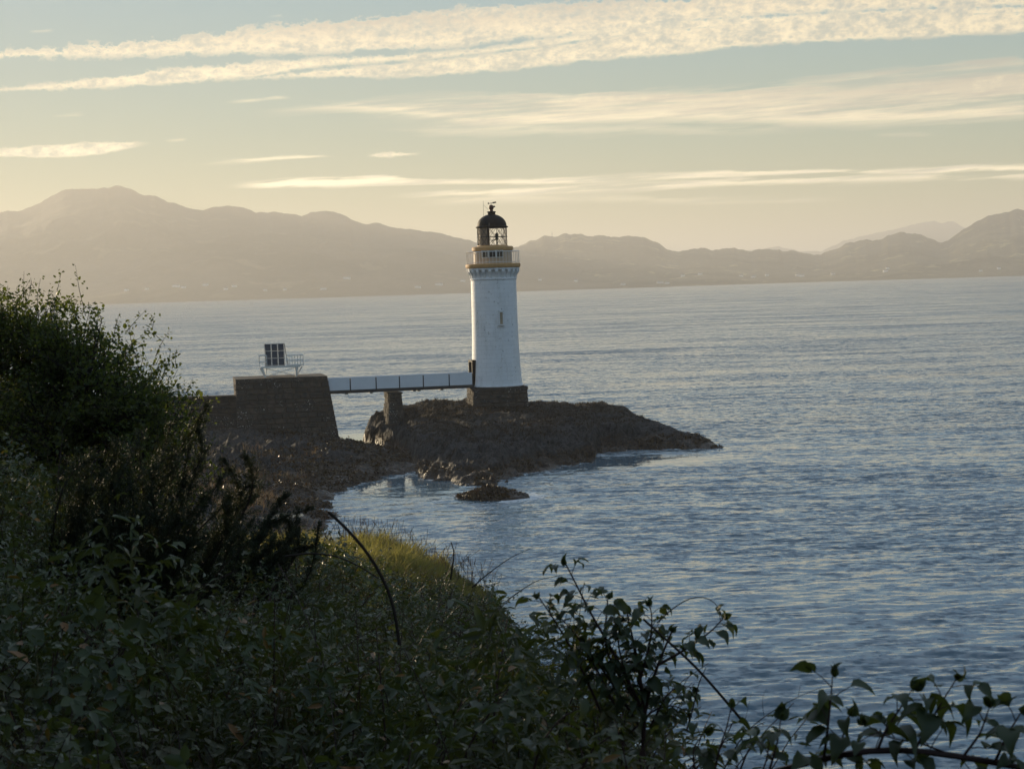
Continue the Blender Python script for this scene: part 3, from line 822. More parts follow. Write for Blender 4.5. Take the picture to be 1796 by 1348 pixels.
def build_low_wall():
    Lw = 16.5; q = abut_pt(0, .75, 0)
    z_top = at(413, 694, q[1])[2]; base = z_top - 4.6
    ang = ROT_B * .0 + rad(-1.0)
    ca, sa = math.cos(ang), math.sin(ang)
    t = thing('stone_wall', (q[0] - Lw * ca + .1, q[1] - Lw * sa, base), 'long low dark stone wall with a ledge running left from the high stone block', 'wall', ang)
    m = MB(); m.box((Lw / 2, .85, 1.75 - .6), (Lw, 1.5, 3.7 + 1.1)); m.box((Lw / 2, 1.0, 4.05), (Lw, .9, 1.0)); m.build('wall_core', M_MORTAR, t)
    lay(t, (0, 0, -.2), (1, 0), (0, -1), Lw, 3.75, .46, .95, 0, 0, 0, .3, 5)
    lay(t, (0, .45, 3.69), (1, 0), (0, -1), Lw, .74, .37, .9, 0, 0, 0, .3, 6)
    for i in range(11):
        MB().box(((i + .5) * Lw / 11, .12, 3.62), (Lw / 11 - .02, .6, .13)).build('ledge_slab', M_STONE, t)
        MB().box(((i + .5) * Lw / 11, .88, 4.54), (Lw / 11 - .02, 1.2, .17)).build('coping_stone', M_STONE, t)
build_low_wall()

# ------------------------------------------------------------------ lighthouse
def build_lighthouse():
    D = 177.0
    c0 = at(871, 679, D)                      # top centre of the plinth front
    zb = c0[2]; S = D / F                     # metres per photograph pixel
    ctr = (c0[0] - .0, D + 2.3, zb)
    t = thing('lighthouse', (ctr[0], ctr[1], zb - 2.6), 'tall white round lighthouse with ochre gallery and black domed lantern on the islet', 'lighthouse', rad(8.0))
    Z0 = 2.6                                   # local height of plinth top
    # plinth
    pw = 4.95
    MB().box((0, 0, Z0 / 2 - .45), (pw - .3, pw - .3, Z0 + .9), 0).build('plinth_core', M_MORTAR, t)
    h = pw / 2
    pl = link('plinth', None, None, t)
    for (org, ux, un, sd) in (((-h - .16, -h - .16), (1, 0), (0, -1), 11), ((-h - .16, h + .16), (0, -1), (-1, 0), 12), ((h + .16, -h - .16), (0, 1), (1, 0), 13)):
        k = 0
        lay(pl, (org[0], org[1], -.5), ux, un, pw + .32, Z0 + .2, .39, .92, .055, .055, .055, .34, sd, .05)
    MB().box((0, 0, Z0 - .15), (pw + .12, pw + .12, .30)).build('plinth_cap', M_STONE, t)
    # tower
    zt = Z0 + (679 - 490) * S
    m = MB(); prof = []
    for i in range(15):
        f = i / 14.0
        prof.append((2.30 - .20 * f - .06 * math.sin(f * PI) + .10 * math.exp(-f * 9), Z0 + (zt - Z0) * f))
    m.lathe(prof, 72); m.build('tower', M_WHITE, t, True, 40)
    MB().lathe([(2.36, Z0 - .0), (2.44, Z0 + .03), (2.44, Z0 + .14), (2.38, Z0 + .22)], 64).build('base_ring', M_WHITE, t, True)
    MB().lathe([(2.10, zt - .05), (2.16, zt), (2.17, zt + .10), (2.10, zt + .15)], 64).build('string_course', M_WHITE, t, True)
    zs = zt + (490 - 470) * S                  # under side of the gallery
    MB().lathe([(2.08, zt + .10), (2.06, zt + .5), (2.08, zs + .02)], 64).build('tower_neck', M_WHITE, t, True)
    cm = MB()
    cm.add([(-.13, 0, 0.0), (.13, 0, 0.0), (.13, .10, 0), (-.13, .10, 0), (-.14, 0, .95), (.14, 0, .95), (.14, .42, .95), (-.14, .42, .95), (-.14, .40, .62), (.14, .40, .62), (-.13, .20, .34), (.13, .20, .34)],
           [(0, 1, 2, 3), (3, 2, 11, 10), (10, 11, 9, 8), (8, 9, 6, 7), (4, 7, 6, 5), (0, 3, 10), (0, 10, 8), (0, 8, 4), (4, 8, 7), (1, 11, 2), (1, 9, 11), (1, 5, 9), (5, 6, 9)])
    cme = cm.mesh('corbel', M_WHITE)
    N = 24
    for k in range(N):
        a = 2 * PI * k / N
        o = link('corbel', cme, None, t); o.location = (2.02 * math.cos(a), 2.02 * math.sin(a), zs - .93); o.rotation_euler = (0, 0, a - PI / 2)
    # little arches between the corbels
    MB().lathe([(2.08, zs - .16), (2.40, zs - .13), (2.42, zs + .012)], 64).build('corbel_course', M_WHITE, t, True)
    # gallery slab
    zg = zs + .42
    MB().lathe([(2.36, zs + .02), (2.50, zs + .06), (2.54, zs + .16), (2.54, zs + .36), (2.48, zg)], 64).build('gallery_slab', M_OCHRE, t, True, 30)
    # watch room
    zw = zg + (463 - 437) * S
    MB().lathe([(1.78, zg - .02), (1.78, zw)], 48).build('watch_room', M_BUFF, t, True, 30)
    MB().lathe([(1.80, zw - .18), (1.90, zw - .12), (1.92, zw + .14), (1.82, zw + .22), (1.40, zw + .26)], 48).build('watch_room_cornice', M_OCHRE, t, True, 30)
    # three dark panes facing the camera
    face = -PI / 2 - rad(8)
    for k, off in enumerate((-.68, -.02, .64)):
        a = face + math.asin(off / 1.78)
        fr = MB().box((0, 0, 0), (.66, .10, .72)).build('window_frame', M_WHITEMETAL, t)
        fr.location = (1.79 * math.cos(a), 1.79 * math.sin(a), zg + .88); fr.rotation_euler = (0, 0, a + PI / 2)
        MB().box((0, -.035, 0), (.54, .08, .58)).build('window_pane', M_PANE, fr)
    # railing
    rl = link('railing', None, None, t)
    zr = zg + (464 - 444) * S + .05
    pm = MB().tube([(0, 0, 0), (0, 0, zr - zg)], .015, 5).mesh('post', M_WHITEMETAL)
    for k in range(48):
        a = 2 * PI * k / 48
        o = link('post', pm, None, rl); o.location = (2.43 * math.cos(a), 2.43 * math.sin(a), zg - .01)
    for zz, r0 in ((zr, .035), (zg + .12, .02)):
        MB().tube([(2.43 * math.cos(a), 2.43 * math.sin(a), zz) for a in np.linspace(0, 2 * PI, 61)], r0, 5, False).build('rail', M_WHITEMETAL, rl)
    # lantern
    RL = 1.37; zl0 = zw + .22; zl1 = zl0 + (434 - 400) * S + .02; zm = (zl0 + zl1) / 2
    MB().lathe([(RL + .02, zl0 - .02), (RL + .05, zl0 + .06), (RL + .03, zl0 + .12)], 40).build('lantern_sill', M_OCHRE, t, True, 30)
    NB = 8
    bar = lambda a0, z0, a1, z1, r=.019: MB().tube([(RL * math.cos(a0 + (a1 - a0) * f), RL * math.sin(a0 + (a1 - a0) * f), z0 + (z1 - z0) * f) for f in (0, .5, 1)], r, 5)
    NS = 12; st = 2 * PI / NS
    a_off = rad(4)
    proto = {}
    for tier, (z0, z1) in enumerate(((zl0, zm), (zm, zl1))):
        for sgn in (1, -1):
            proto[(tier, sgn)] = bar(0, z0, sgn * st, z1).mesh('astragal', M_DARKMETAL)
    for k in range(NS):
        for key in proto:
            o = link('astragal', proto[key], None, t); o.rotation_euler = (0, 0, a_off + k * st)
    MB().tube([((RL + .03) * math.cos(a), (RL + .03) * math.sin(a), zm) for a in np.linspace(0, 2 * PI, 41)], .03, 5, False).build('astragal_ring', M_DARKMETAL, t)
    um = MB().tube([(RL, 0, zl0), (RL, 0, zl1)], .026, 5).mesh('upright', M_DARKMETAL)
    for k in range(NS // 2):
        o = link('upright', um, None, t); o.rotation_euler = (0, 0, a_off + k * 2 * st)
    # glazing: 16 facets, the landward ones blanked by solid panels
    for k in range(NS):
        a = a_off + (k + .5) * st
        am = (math.degrees(a) + 8) % 360
        w = 2 * (RL - .05) * math.tan(st / 2)
        blind = 112 < am < 262
        if blind:
            o = MB().box((RL - .06, 0, (zl0 + zl1) / 2), (.03, w, zl1 - zl0)).build('blind_panel', M_BLIND, t)
        else:
            o = MB().add([(RL - .06, -w / 2, zl0), (RL - .06, w / 2, zl0), (RL - .06, w / 2, zl1), (RL - .06, -w / 2, zl1)], [(0, 1, 2, 3)]).build('glass_pane', M_GLASS, t)
        o.rotation_euler = (0, 0, a)
    # lamp on its pedestal
    lm = link('lamp', None, None, t); lx, ly = .42, -.1
    MB().lathe([(.16, zl0 - .1), (.16, zl0 + .1), (.07, zl0 + .14), (.07, zl0 + .62), (.20, zl0 + .66), (.20, zl0 + .72)], 16, (lx, ly, 0)).build('pedestal', M_DARKMETAL, lm, True, 30)
    MB().lathe([(.10, zl0 + .72), (.15, zl0 + .80), (.15, zl0 + 1.14), (.08, zl0 + 1.24), (.02, zl0 + 1.26)], 16, (lx, ly, 0)).build('lens', M_DARKMETAL, lm, True, 30)
    MB().tube([(lx - .45, ly, zl0 + .55), (lx + .1, ly, zl0 + .68)], .05, 6).build('bracket', M_DARKMETAL, lm)
    # dome
    zd = zl1
    m = MB(); pr = [(1.30, zd - .10), (1.48, zd - .06), (1.50, zd + .03), (1.36, zd + .10)]
    hd = (400 - 379) * S
    for i in range(1, 11):
        a = i / 10 * PI / 2 * .90
        pr.append((1.36 * math.cos(a), zd + .10 + (hd) * math.sin(a)))
    m.lathe(pr, 48); m.build('dome', M_BLACK, t, True, 30)
    zn = zd + .10 + hd * math.sin(PI / 2 * .90)
    MB().lathe([(.36, zn - .12), (.36, zn + .16), (.42, zn + .18), (.42, zn + .24), (.30, zn + .28)], 24).build('ventilator_base', M_BLACK, t, True, 30)
    MB().lathe([(.17, zn + .26), (.15, zn + .42), (.21, zn + .50), (.24, zn + .66), (.20, zn + .80), (.10, zn + .86)], 24).build('ventilator', M_RED, t, True, 35)
    # weather vane
    v = link('weather_vane', None, None, t); za = zn + .86
    MB().tube([(0, 0, za - .05), (0, 0, za + .24)], .022, 6).build('spindle', M_DARKMETAL, v)
    MB().tube([(-.24, .03, za + .14), (.20, -.03, za + .18)], .018, 6).build('arm', M_DARKMETAL, v)
    m = MB(); m.add([(.10, -.03, za + .12), (.46, -.08, za + .17), (.44, -.08, za + .30), (.14, -.03, za + .26), (.10, .01, za + .12), (.46, -.04, za + .17), (.44, -.04, za + .30), (.14, .01, za + .26)],
                    [(0, 1, 2, 3), (7, 6, 5, 4), (0, 4, 5, 1), (1, 5, 6, 2), (2, 6, 7, 3), (3, 7, 4, 0)]); m.build('tail', M_DARKMETAL, v)
    MB().lathe([(.01, -.09), (.06, -.05), (.07, 0), (.04, .06), (.01, .08)], 8, (-.25, .03, za + .16)).build('pointer', M_DARKMETAL, v, True)
    MB().lathe([(.02, -.08), (.09, -.04), (.10, .03), (.03, .08)], 8, (.27, -.06, zn + .70)).build('cup', M_DARKMETAL, v, True)
    # aerial on the lantern's left with its stay, and a cable down the dome
    an = link('aerial', None, None, t); ax, ay = -.80, -.55
    MB().tube([(ax - .03, ay, zd + .2), (ax, ay, zn + 1.22)], .016, 5).build('rod', M_GREYMETAL, an)
    MB().tube([(ax, ay, zn + .86), (ax + .52, ay + .3, zn + .40)], .012, 5).build('stay', M_GREYMETAL, an)
    m = MB(); m.tube([(-.42, -1.33, zl0 + .1), (-.44, -1.40, zl1 - .05), (-.42, -1.30, zd + .25), (-.34, -1.02, zd + .70), (-.22, -.66, zd + 1.0)], .018, 5); m.build('conductor_cable', M_GREYMETAL, t)
    # tower window
    a = -PI / 2 - rad(8) + math.asin(.28); zwn = Z0 + (679 - 558) * S
    w = link('slit_window', None, None, t); rr = 2.175
    w.location = (rr * math.cos(a), rr * math.sin(a), zwn); w.rotation_euler = (0, 0, a + PI / 2)
    MB().box((-.20, -.02, .05), (.12, .14, 1.15)).box((.20, -.02, .05), (.12, .14, 1.15)).box((0, -.02, .60), (.52, .14, .12)).build('surround', M_WHITE, w)
    MB().box((0, -.10, -.62), (.62, .20, .11)).build('sill', M_WHITE, w)
    MB().box((0, .03, .0), (.32, .06, 1.12)).build('shutter', M_SHUT, w)
    # doorway facing the footbridge
    dr = link('doorway', None, None, t); a = PI + rad(9)
    dr.location = (2.22 * math.cos(a), 2.22 * math.sin(a), Z0); dr.rotation_euler = (0, 0, a + PI / 2)
    MB().box((-.55, -.06, 1.25), (.20, .42, 2.5)).box((.55, -.06, 1.25), (.20, .42, 2.5)).box((0, -.06, 2.42), (.9, .42, .2)).build('door_frame', M_BLACK, dr)
    MB().box((0, .05, 1.15), (.90, .06, 2.3)).build('door', M_BUFF, dr)
    MB().tube([(.3, -.02, 1.1), (.3, -.02, 1.28)], .03, 6).build('handle', M_DARKMETAL, dr)
    return t
M_SHUT = plain('shutter_paint', (.36, .29, .20), .6, .15, 4)
M_BLIND = plain('blind_panel_paint', (.26, .18, .115), .6, .2, 4)
LH = build_lighthouse()

# ------------------------------------------------------------------ footbridge and pier
def build_bridge():
    a0 = at(576, 689, 174.2); a1 = at(829, 681, 177.6)
    d = a1 - a0; L = math.hypot(d[0], d[1]); ang = math.atan2(d[1], d[0])
    zb = (a0[2] + a1[2]) / 2
    t = thing('footbridge', (a0[0], a0[1], zb), 'narrow footbridge with white panelled sides between the stone block and the lighthouse', 'footbridge', ang)
    MB().box((L / 2, 0, .13), (L + .3, .16, .30)).build('beam', M_DARKMETAL, t)
    MB().box((L / 2, 1.5, .13), (L + .3, .16, .30)).build('beam', M_DARKMETAL, t)
    MB().box((L / 2, .75, .20), (L + .2, 1.34, .08)).build('deck', M_GREYMETAL, t)
    S = 174.5 / F
    xs = [576 - 575, 613 - 575, 658 - 575, 699 - 575, 741 - 575, 787 - 575, 829 - 575]
    xs = [x / 254 * L for x in xs]
    for y in (-.10, 1.62):
        for i in range(6):
            MB().box(((xs[i] + xs[i + 1]) / 2, y, .28 + .53), (xs[i + 1] - xs[i] - .11, .05, 1.06)).build('side_panel', M_PANEL, t)
            if i:
                MB().box((xs[i], y, .28 + .50), (.09, .07, 1.10)).build('post', M_DARKMETAL, t)
        MB().tube([(0, y, 1.37), (L, y, 1.37)], .03, 6).build('handrail', M_PANEL, t)
    for f in (.13, .30, .60, .63, .79):
        MB().box((f * L, .75, -.08), (.14, 1.4, .12)).build('deck_glint', M_WHITEMETAL, t)  # pale bars added in place of light glints under the deck
    # pier
    p = at(699, 690, 175.6)
    H = 4.5
    q = thing('stone_pier', (p[0] - .55, p[1] + 1.0, p[2] - H + .12), 'tapered rough stone pier carrying the middle of the footbridge on the islet edge', 'pier', rad(14))
    w0, w1, d0 = 1.95, 1.20, 2.5
    MB().add([(-w0 / 2 + .12, -d0 / 2 + .12, -.8), (w0 / 2 - .12, -d0 / 2 + .12, -.8), (w0 / 2 - .12, d0 / 2, -.8), (-w0 / 2 + .12, d0 / 2, -.8), (-w1 / 2 + .12, -d0 / 2 + .16, H - .14), (w1 / 2 - .12, -d0 / 2 + .16, H - .14), (w1 / 2 - .12, d0 / 2, H - .14), (-w1 / 2 + .12, d0 / 2, H - .14)],
             [(3, 2, 1, 0), (4, 5, 6, 7), (0, 1, 5, 4), (1, 2, 6, 5), (2, 3, 7, 6), (3, 0, 4, 7)]).build('pier_core', M_MORTAR, q)
    bt = (w0 - w1) / 2 / H
    lay(q, (-w0 / 2, -d0 / 2, -.6), (1, 0), (0, -1), w0, H + .45, .42, .8, .02, bt, bt, .28, 21, .05)
    lay(q, (-w0 / 2, d0 / 2, -.6), (0, -1), (-1, 0), d0 - .26, H + .45, .42, .9, bt, 0, .02, .28, 22, .07)
    lay(q, (w0 / 2, -d0 / 2 + .26, -.6), (0, 1), (1, 0), d0 - .26, H + .45, .42, .9, bt, .02, 0, .28, 23, .05)
    MB().box((0, 0, H - .07), (w1 + .08, d0 + .1, .14)).build('cap_slab', M_STONE, q)
build_bridge()

# ------------------------------------------------------------------ solar panel stand
def build_solar():
    D = 174.6; S = D / F
    o = at(493, 663, D)
    t = thing('solar_panel_stand', (o[0], o[1], ABUT_TOP + .12), 'white metal platform with railings carrying a tilted rack of nine dark solar panels', 'solar panels', rad(7))
    zp = (663 - 646) * S + .05
    xl, xr = -36 * S, 33 * S
    MB().box((0, .9, zp), (xr - xl, 1.9, .16)).build('platform', M_WHITEMETAL, t)
    for x, inw in ((xl + .1, .35), (xr - .25, -.1)):
        for y in (.1, 1.7):
            MB().tube([(x, y, zp - .04), (x + inw, y, .0)], [.15, .07], 8).build('leg', M_WHITEMETAL, t)
            MB().tube([(x + .5, y, zp - .04), (x + inw, y, .0)], .045, 8).build('leg_brace', M_WHITEMETAL, t)
    MB().tube([(xl + .55, .1, .1), (xr - .45, .1, zp - .12)], .03, 5).build('cross_brace', M_WHITEMETAL, t)
    MB().tube([(xl + .55, .16, zp - .12), (xr - .45, .16, .1)], .03, 5).build('cross_brace', M_WHITEMETAL, t)
    # railings
    for nm, x0, x1, nn, hh, mt in (('left', xl - .05, xl + .62, 2, 1.05, M_WHITEMETAL), ('right', xr - 1.15, xr + .35, 7, 1.0, M_WHITEMETAL)):
        r = link('railing', None, None, t)
        for y in (-.02, 1.8):
            for z in (.45, hh) if nm == 'left' else (.12, .55, hh):
                MB().tube([(x0, y, zp + z), (x1, y, zp + z)], .045, 5).build('rail', mt, r)
            pm = MB().tube([(0, 0, 0), (0, 0, hh)], .035 if nm == 'left' else .03, 5).mesh('post', mt)
            for k in range(nn):
                q = link('post', pm, None, r); q.location = (x0 + (x1 - x0) * k / (nn - 1), y, zp)
    # rack of nine panels facing the viewer, leaning back
    W = 34 * S; Hh = (643 - 605) * S
    rk = link('panel_rack', None, None, t)
    rk.location = (-9.5 * S, .15, zp + .12); rk.rotation_euler = (rad(-18), 0, rad(1.5))
    Ht = Hh / math.cos(rad(18))
    for i in range(3):
        for j in range(3):
            MB().box(((i - 1) * W / 3, 0, (j + .5) * Ht / 3), (W / 3 - .09, .05, Ht / 3 - .08)).build('solar_panel', M_SOLAR, rk)
    for i in range(4):
        MB().box(((i - 1.5) * W / 3, .045, Ht / 2), (.05, .05, Ht + .04)).build('frame_bar', M_RACK, rk)
        MB().box((0, .05, i * Ht / 3), (W + .08, .05, .05)).build('frame_bar', M_RACK, rk)
    ct, stn = math.cos(rad(18)), math.sin(rad(18))
    for sx in (-1, 1):
        MB().tube([(-9.5 * S + sx * W / 2, .2 + Ht * stn, zp + .12 + Ht * ct), (-9.5 * S + sx * W / 2 + .3, 1.75, zp + .05)], .035, 5).build('strut', M_GREYMETAL, t)
build_solar()

# ------------------------------------------------------------------ far houses and the hill-top mast
def build_far():
    from mathutils.bvhtree import BVHTree
    dg = bpy.context.evaluated_depsgraph_get()
    trees = [BVHTree.FromObject(o, dg) for o in (HA, HB)]
    M_W = plain('white_harling', (.78, .77, .74), .8, .04, .02); M_R = plain('slate_roof', (.07, .07, .075), .6, .1, .02)
    spots = [(222, 510, 8, 'left'), (258, 508, 7, 'left'), (309, 503, 13, 'left'), (322, 505, 8, 'left'), (360, 501, 10, 'left'), (396, 508, 7, 'left'), (411, 503, 9, 'left'), (465, 510, 7, 'left'), (500, 509, 6, 'left'), (567, 508, 10, 'left'), (608, 489, 13, 'left'), (733, 505, 10, 'left'), (770, 500, 13, 'left'), (812, 494, 8, 'left'),
             (947, 492, 6, 'right'), (1010, 494, 6, 'right'), (1093, 500, 8, 'right'), (1158, 497, 11, 'right'), (1170, 498, 8, 'right'), (1198, 485, 7, 'right'), (1228, 482, 8, 'right'), (1300, 485, 6, 'right'), (1322, 487, 8, 'right'), (1345, 484, 6, 'right'), (1399, 484, 7, 'right'), (1406, 485, 9, 'right'), (1461, 482, 7, 'right'), (1553, 477, 8, 'right'), (1557, 472, 6, 'right'), (1720, 476, 6, 'right'), (1752, 472, 6, 'right')]
    rg = random.Random(4); descr = {}
    hood = {'left': 'white cottage by the far shore under the long left-hand mountain', 'right': 'white cottage on the far coast below the right-hand hills'}
    ords = 'first second third fourth fifth sixth seventh eighth ninth tenth eleventh twelfth thirteenth fourteenth fifteenth sixteenth seventeenth'.split()
    cnt = {'left': 0, 'right': 0}; spots.sort()
    tail = {'left': 'white cottage counted from the left under the long mountain left of the lighthouse', 'right': 'white cottage counted rightwards from the lighthouse on the far coast'}
    for px, py, w, side in spots:
        d = Vector(ray(px, py)).normalized()
        best = None
        for b in trees:
            h = b.ray_cast(Vector((0, 0, CAM_Z)), d)
            if h[0] is not None and (best is None or h[3] < best[3]): best = h
        if best is None: continue
        p = best[0]; sc = p.y / F; L = w * sc
        lab = ords[cnt[side]] + ' ' + tail[side]; cnt[side] += 1
        t = thing('cottage', (p.x, p.y, p.z - .5), lab, 'cottage', rg.uniform(-.35, .35), 'white cottages along the far shore, ' + side)
        Hh = 3.2 * sc; Dp = L * .55 if L < 18 else 9
        MB().box((0, 0, Hh / 2 - 2), (L, Dp, Hh + 4)).build('wall', M_W, t)
        MB().add([(-L / 2 - .3, -Dp / 2 - .4, Hh), (L / 2 + .3, -Dp / 2 - .4, Hh), (L / 2 + .3, Dp / 2 + .4, Hh), (-L / 2 - .3, Dp / 2 + .4, Hh), (-L / 2, 0, Hh + 1.9 * sc), (L / 2, 0, Hh + 1.9 * sc)],
                 [(0, 1, 5, 4), (2, 3, 4, 5), (1, 2, 5), (3, 0, 4), (3, 2, 1, 0)]).build('roof', M_R, t)
    # mast on the ridge
    p = at(968.5, 420, 8950); top = at(968.5, 406, 8950)
    t = thing('radio_mast', p, 'thin radio mast standing on the skyline of the hill right of the lighthouse', 'mast')
    hh = top[2] - p[2]
    MB().tube([(0, 0, -12), (0, 0, hh)], [2.0, .9], 6).build('mast_tower', M_DARKMETAL, t)
    MB().tube([(0, 0, hh * .6), (0, 0, hh * .78)], 2.2, 8).build('aerial_drum', M_DARKMETAL, t)
build_far()

# ------------------------------------------------------------------ foreground bank
def bank_edge(Y): return np.interp(Y, [0, 3, 6, 10, 15, 20, 26, 30, 40], [2.4, 1.25, .62, .20, -.20, -.50, -.60, -.7, -3])
def bank_z(X, Y):
    z = 12.15 - .068 * Y
    left = np.clip(-X - (.155 * Y + .55), 0, None)
    z = z + .34 * left ** 1.15
    z = z + .95 * np.clip(-X - (.30 * Y + 1.5), 0, 9) * sstep(Y, 24, 14) + .7 * np.clip(-1.5 - Y, 0, 8)
    z = z + .22 * fbm(X * .35, Y * .35, 101, 3) + .07 * fbm(X * 1.6, Y * 1.6, 102, 3)
    z = z - .42 * np.clip(X + 2.0, 0, 3) * sstep(Y, 9, 20)
    d = X - bank_edge(Y)
    z = z - np.where(d > -.4, .35 * np.clip(d + .4, 0, .8) ** 1.6 + 1.25 * np.clip(d - .3, 0, None), 0)
    f = np.clip(Y - 28.6 - .4 * fbm(X * .5, X * 0, 7, 3), 0, None)
    z = z - .22 * f ** 1.5
    return np.maximum(z, -2.0)
def build_bank():
    xs = np.concatenate([np.arange(-42, -10, .8), np.arange(-10, 12, .2), np.arange(12, 22, .8)]); ys = np.concatenate([np.arange(-14, 2, .6), np.arange(2, 32, .2), np.arange(32, 62, .6)])
    X, Y = np.meshgrid(xs, ys)
    V = np.stack([X, Y, bank_z(X, Y)], -1).reshape(-1, 3)
    tag(link('bank', mesh_np('bank', V, grid_faces(len(ys), len(xs)), True, M_SOIL)), kind='structure')
build_bank()

# ------------------------------------------------------------------ leaves
def unit(v): return v / (np.linalg.norm(v, axis=-1, keepdims=True) + 1e-9)
LEAF6 = np.array([(0, 0, 0), (.30, .34, .07), (.70, .27, .02), (1, 0, -.14), (.70, -.27, .02), (.30, -.34, .07)])
LEAF6_F = np.array([(0, 3, 2, 1), (0, 5, 4, 3)])
_lu = [0, .16, .40, .66, .86, 1.0]; _lw = [0, .25, .34, .28, .15, 0]; _dz = [0, .03, .02, -.07, -.20, -.36]
_l = [(0, 0, 0)]
for _a, _b, _c in zip(_lu[1:-1], _lw[1:-1], _dz[1:-1]): _l += [(_a, _b, _c + .11), (_a, 0, _c), (_a, -_b, _c + .11)]
_l.append((1, 0, -.36))
LEAF14 = np.array(_l)
LEAF14_F = [(0, 2, 1, 1), (0, 3, 2, 2)]
LEAF14_Q = np.array([(1, 2, 5, 4), (2, 3, 6, 5), (4, 5, 8, 7), (5, 6, 9, 8), (7, 8, 11, 10), (8, 9, 12, 11)])
LEAF14_T = np.array([(0, 2, 1), (0, 3, 2), (10, 11, 13), (11, 12, 13)])
def leaves(P, axis, nrm, size, tmpl=LEAF6, faces=LEAF6_F, wj=None):
    axis = unit(axis); nrm = unit(nrm - axis * (nrm * axis).sum(-1, keepdims=True)); side = np.cross(nrm, axis)
    n = len(P); size = np.broadcast_to(np.asarray(size, float), (n,))
    wj = np.ones(n) if wj is None else wj
    t = tmpl[None]
    V = P[:, None] + size[:, None, None] * (t[..., 0:1] * axis[:, None] + t[..., 1:2] * side[:, None] * wj[:, None, None] + t[..., 2:3] * nrm[:, None])
    Fc = faces[None] + (np.arange(n) * len(tmpl))[:, None, None]
    return V.reshape(-1, 3), Fc.reshape(-1, faces.shape[1])
class LB:
    """collects leaf batches into one mesh"""
    def __init__(s): s.V = []; s.F = []; s.n = 0
    def add(s, V, Fc): s.V.append(V); s.F.append(Fc + s.n); s.n += len(V)
    def build(s, name, mat, parent=None):
        return link(name, mesh_np(name, np.concatenate(s.V), np.concatenate(s.F), True, mat), None, parent)
def rnd_dir(n, rg):
    v = rg.normal(size=(n, 3)); return unit(v)

# ------------------------------------------------------------------ undergrowth
def blades(P, h, rg, lean=.45, width=.004, wind=(.25, -.1)):
    n = len(P)
    L = rg.normal(size=(n, 3)) * lean; L[:, 2] = 0; L[:, 0] += wind[0]; L[:, 1] += wind[1]
    up = np.array([[0, 0, 1.]])
    mid = P + up * (h * .55)[:, None] + L * (h * .22)[:, None]
    tip = P + up * (h * .92)[:, None] + L * (h * .75)[:, None]
    a = rg.uniform(0, 2 * PI, n); S = np.stack([np.cos(a), np.sin(a), a * 0], -1) * (width * rg.uniform(.7, 1.3, n))[:, None]
    V = np.stack([P - S, P + S, mid + S * .8, mid - S * .8, tip], 1)
    b = (np.arange(n) * 5)[:, None]
    Fq = b + np.array([[0, 1, 2, 3]]); Ft = b + np.array([[3, 2, 4, 4]])
    return V.reshape(-1, 3), Fq, b + np.array([[3, 2, 4]])
def grass_mesh(name, P, h, rg, mat, **kw):
    V, Fq, Ft = blades(P, h, rg, **kw)
    # triangles only, so that both kinds of face fit one array
    Fc = np.concatenate([Fq[:, [0, 1, 2]], Fq[:, [0, 2, 3]], Ft])
    return link(name, mesh_np(name, V, Fc, True, mat))
def clump(X, Y): return fbm(X * 1.1, Y * .8, 201, 4) * .75 + .30 * fbm(X * 3.2, Y * 2.6, 202, 3)
def veg_h(X, Y):
    h = np.interp(Y, [3, 7, 14, 19, 22, 24.5, 27], [.62, .60, .52, .44, .30, .10, .0])
    h = h + np.clip(-X - .12 * Y - .3, 0, 1.8) * .30
    for mx, my, r, a in ((-1.65, 18.2, .75, .42), (-2.35, 16.8, .8, .40), (-2.7, 14.6, .8, .35), (-.35, 13.0, .7, .22), (-1.2, 10.6, .6, .28), (-.2, 8.2, .5, .20), (-1.7, 8.6, .6, .25), (.35, 7.2, .4, .18)):
        h = h + a * np.exp(-((X - mx) / r) ** 2 - ((Y - my) / (r * 1.3)) ** 2)
    return np.clip(h * (1 + 1.5 * clump(X, Y)), .04, 2)
def in_veg(X, Y, rg):
    e = bank_edge(Y) + .10 * rg.normal(size=X.shape)
    far = np.interp(X, [-9, -4.5, -3.6, -2.2, -1.5, -.8, 0], [30, 28, 24.5, 22.5, 23.0, 26.0, 27])
    return (X < e + .35) & (Y < far + .6 * rg.normal(size=X.shape))
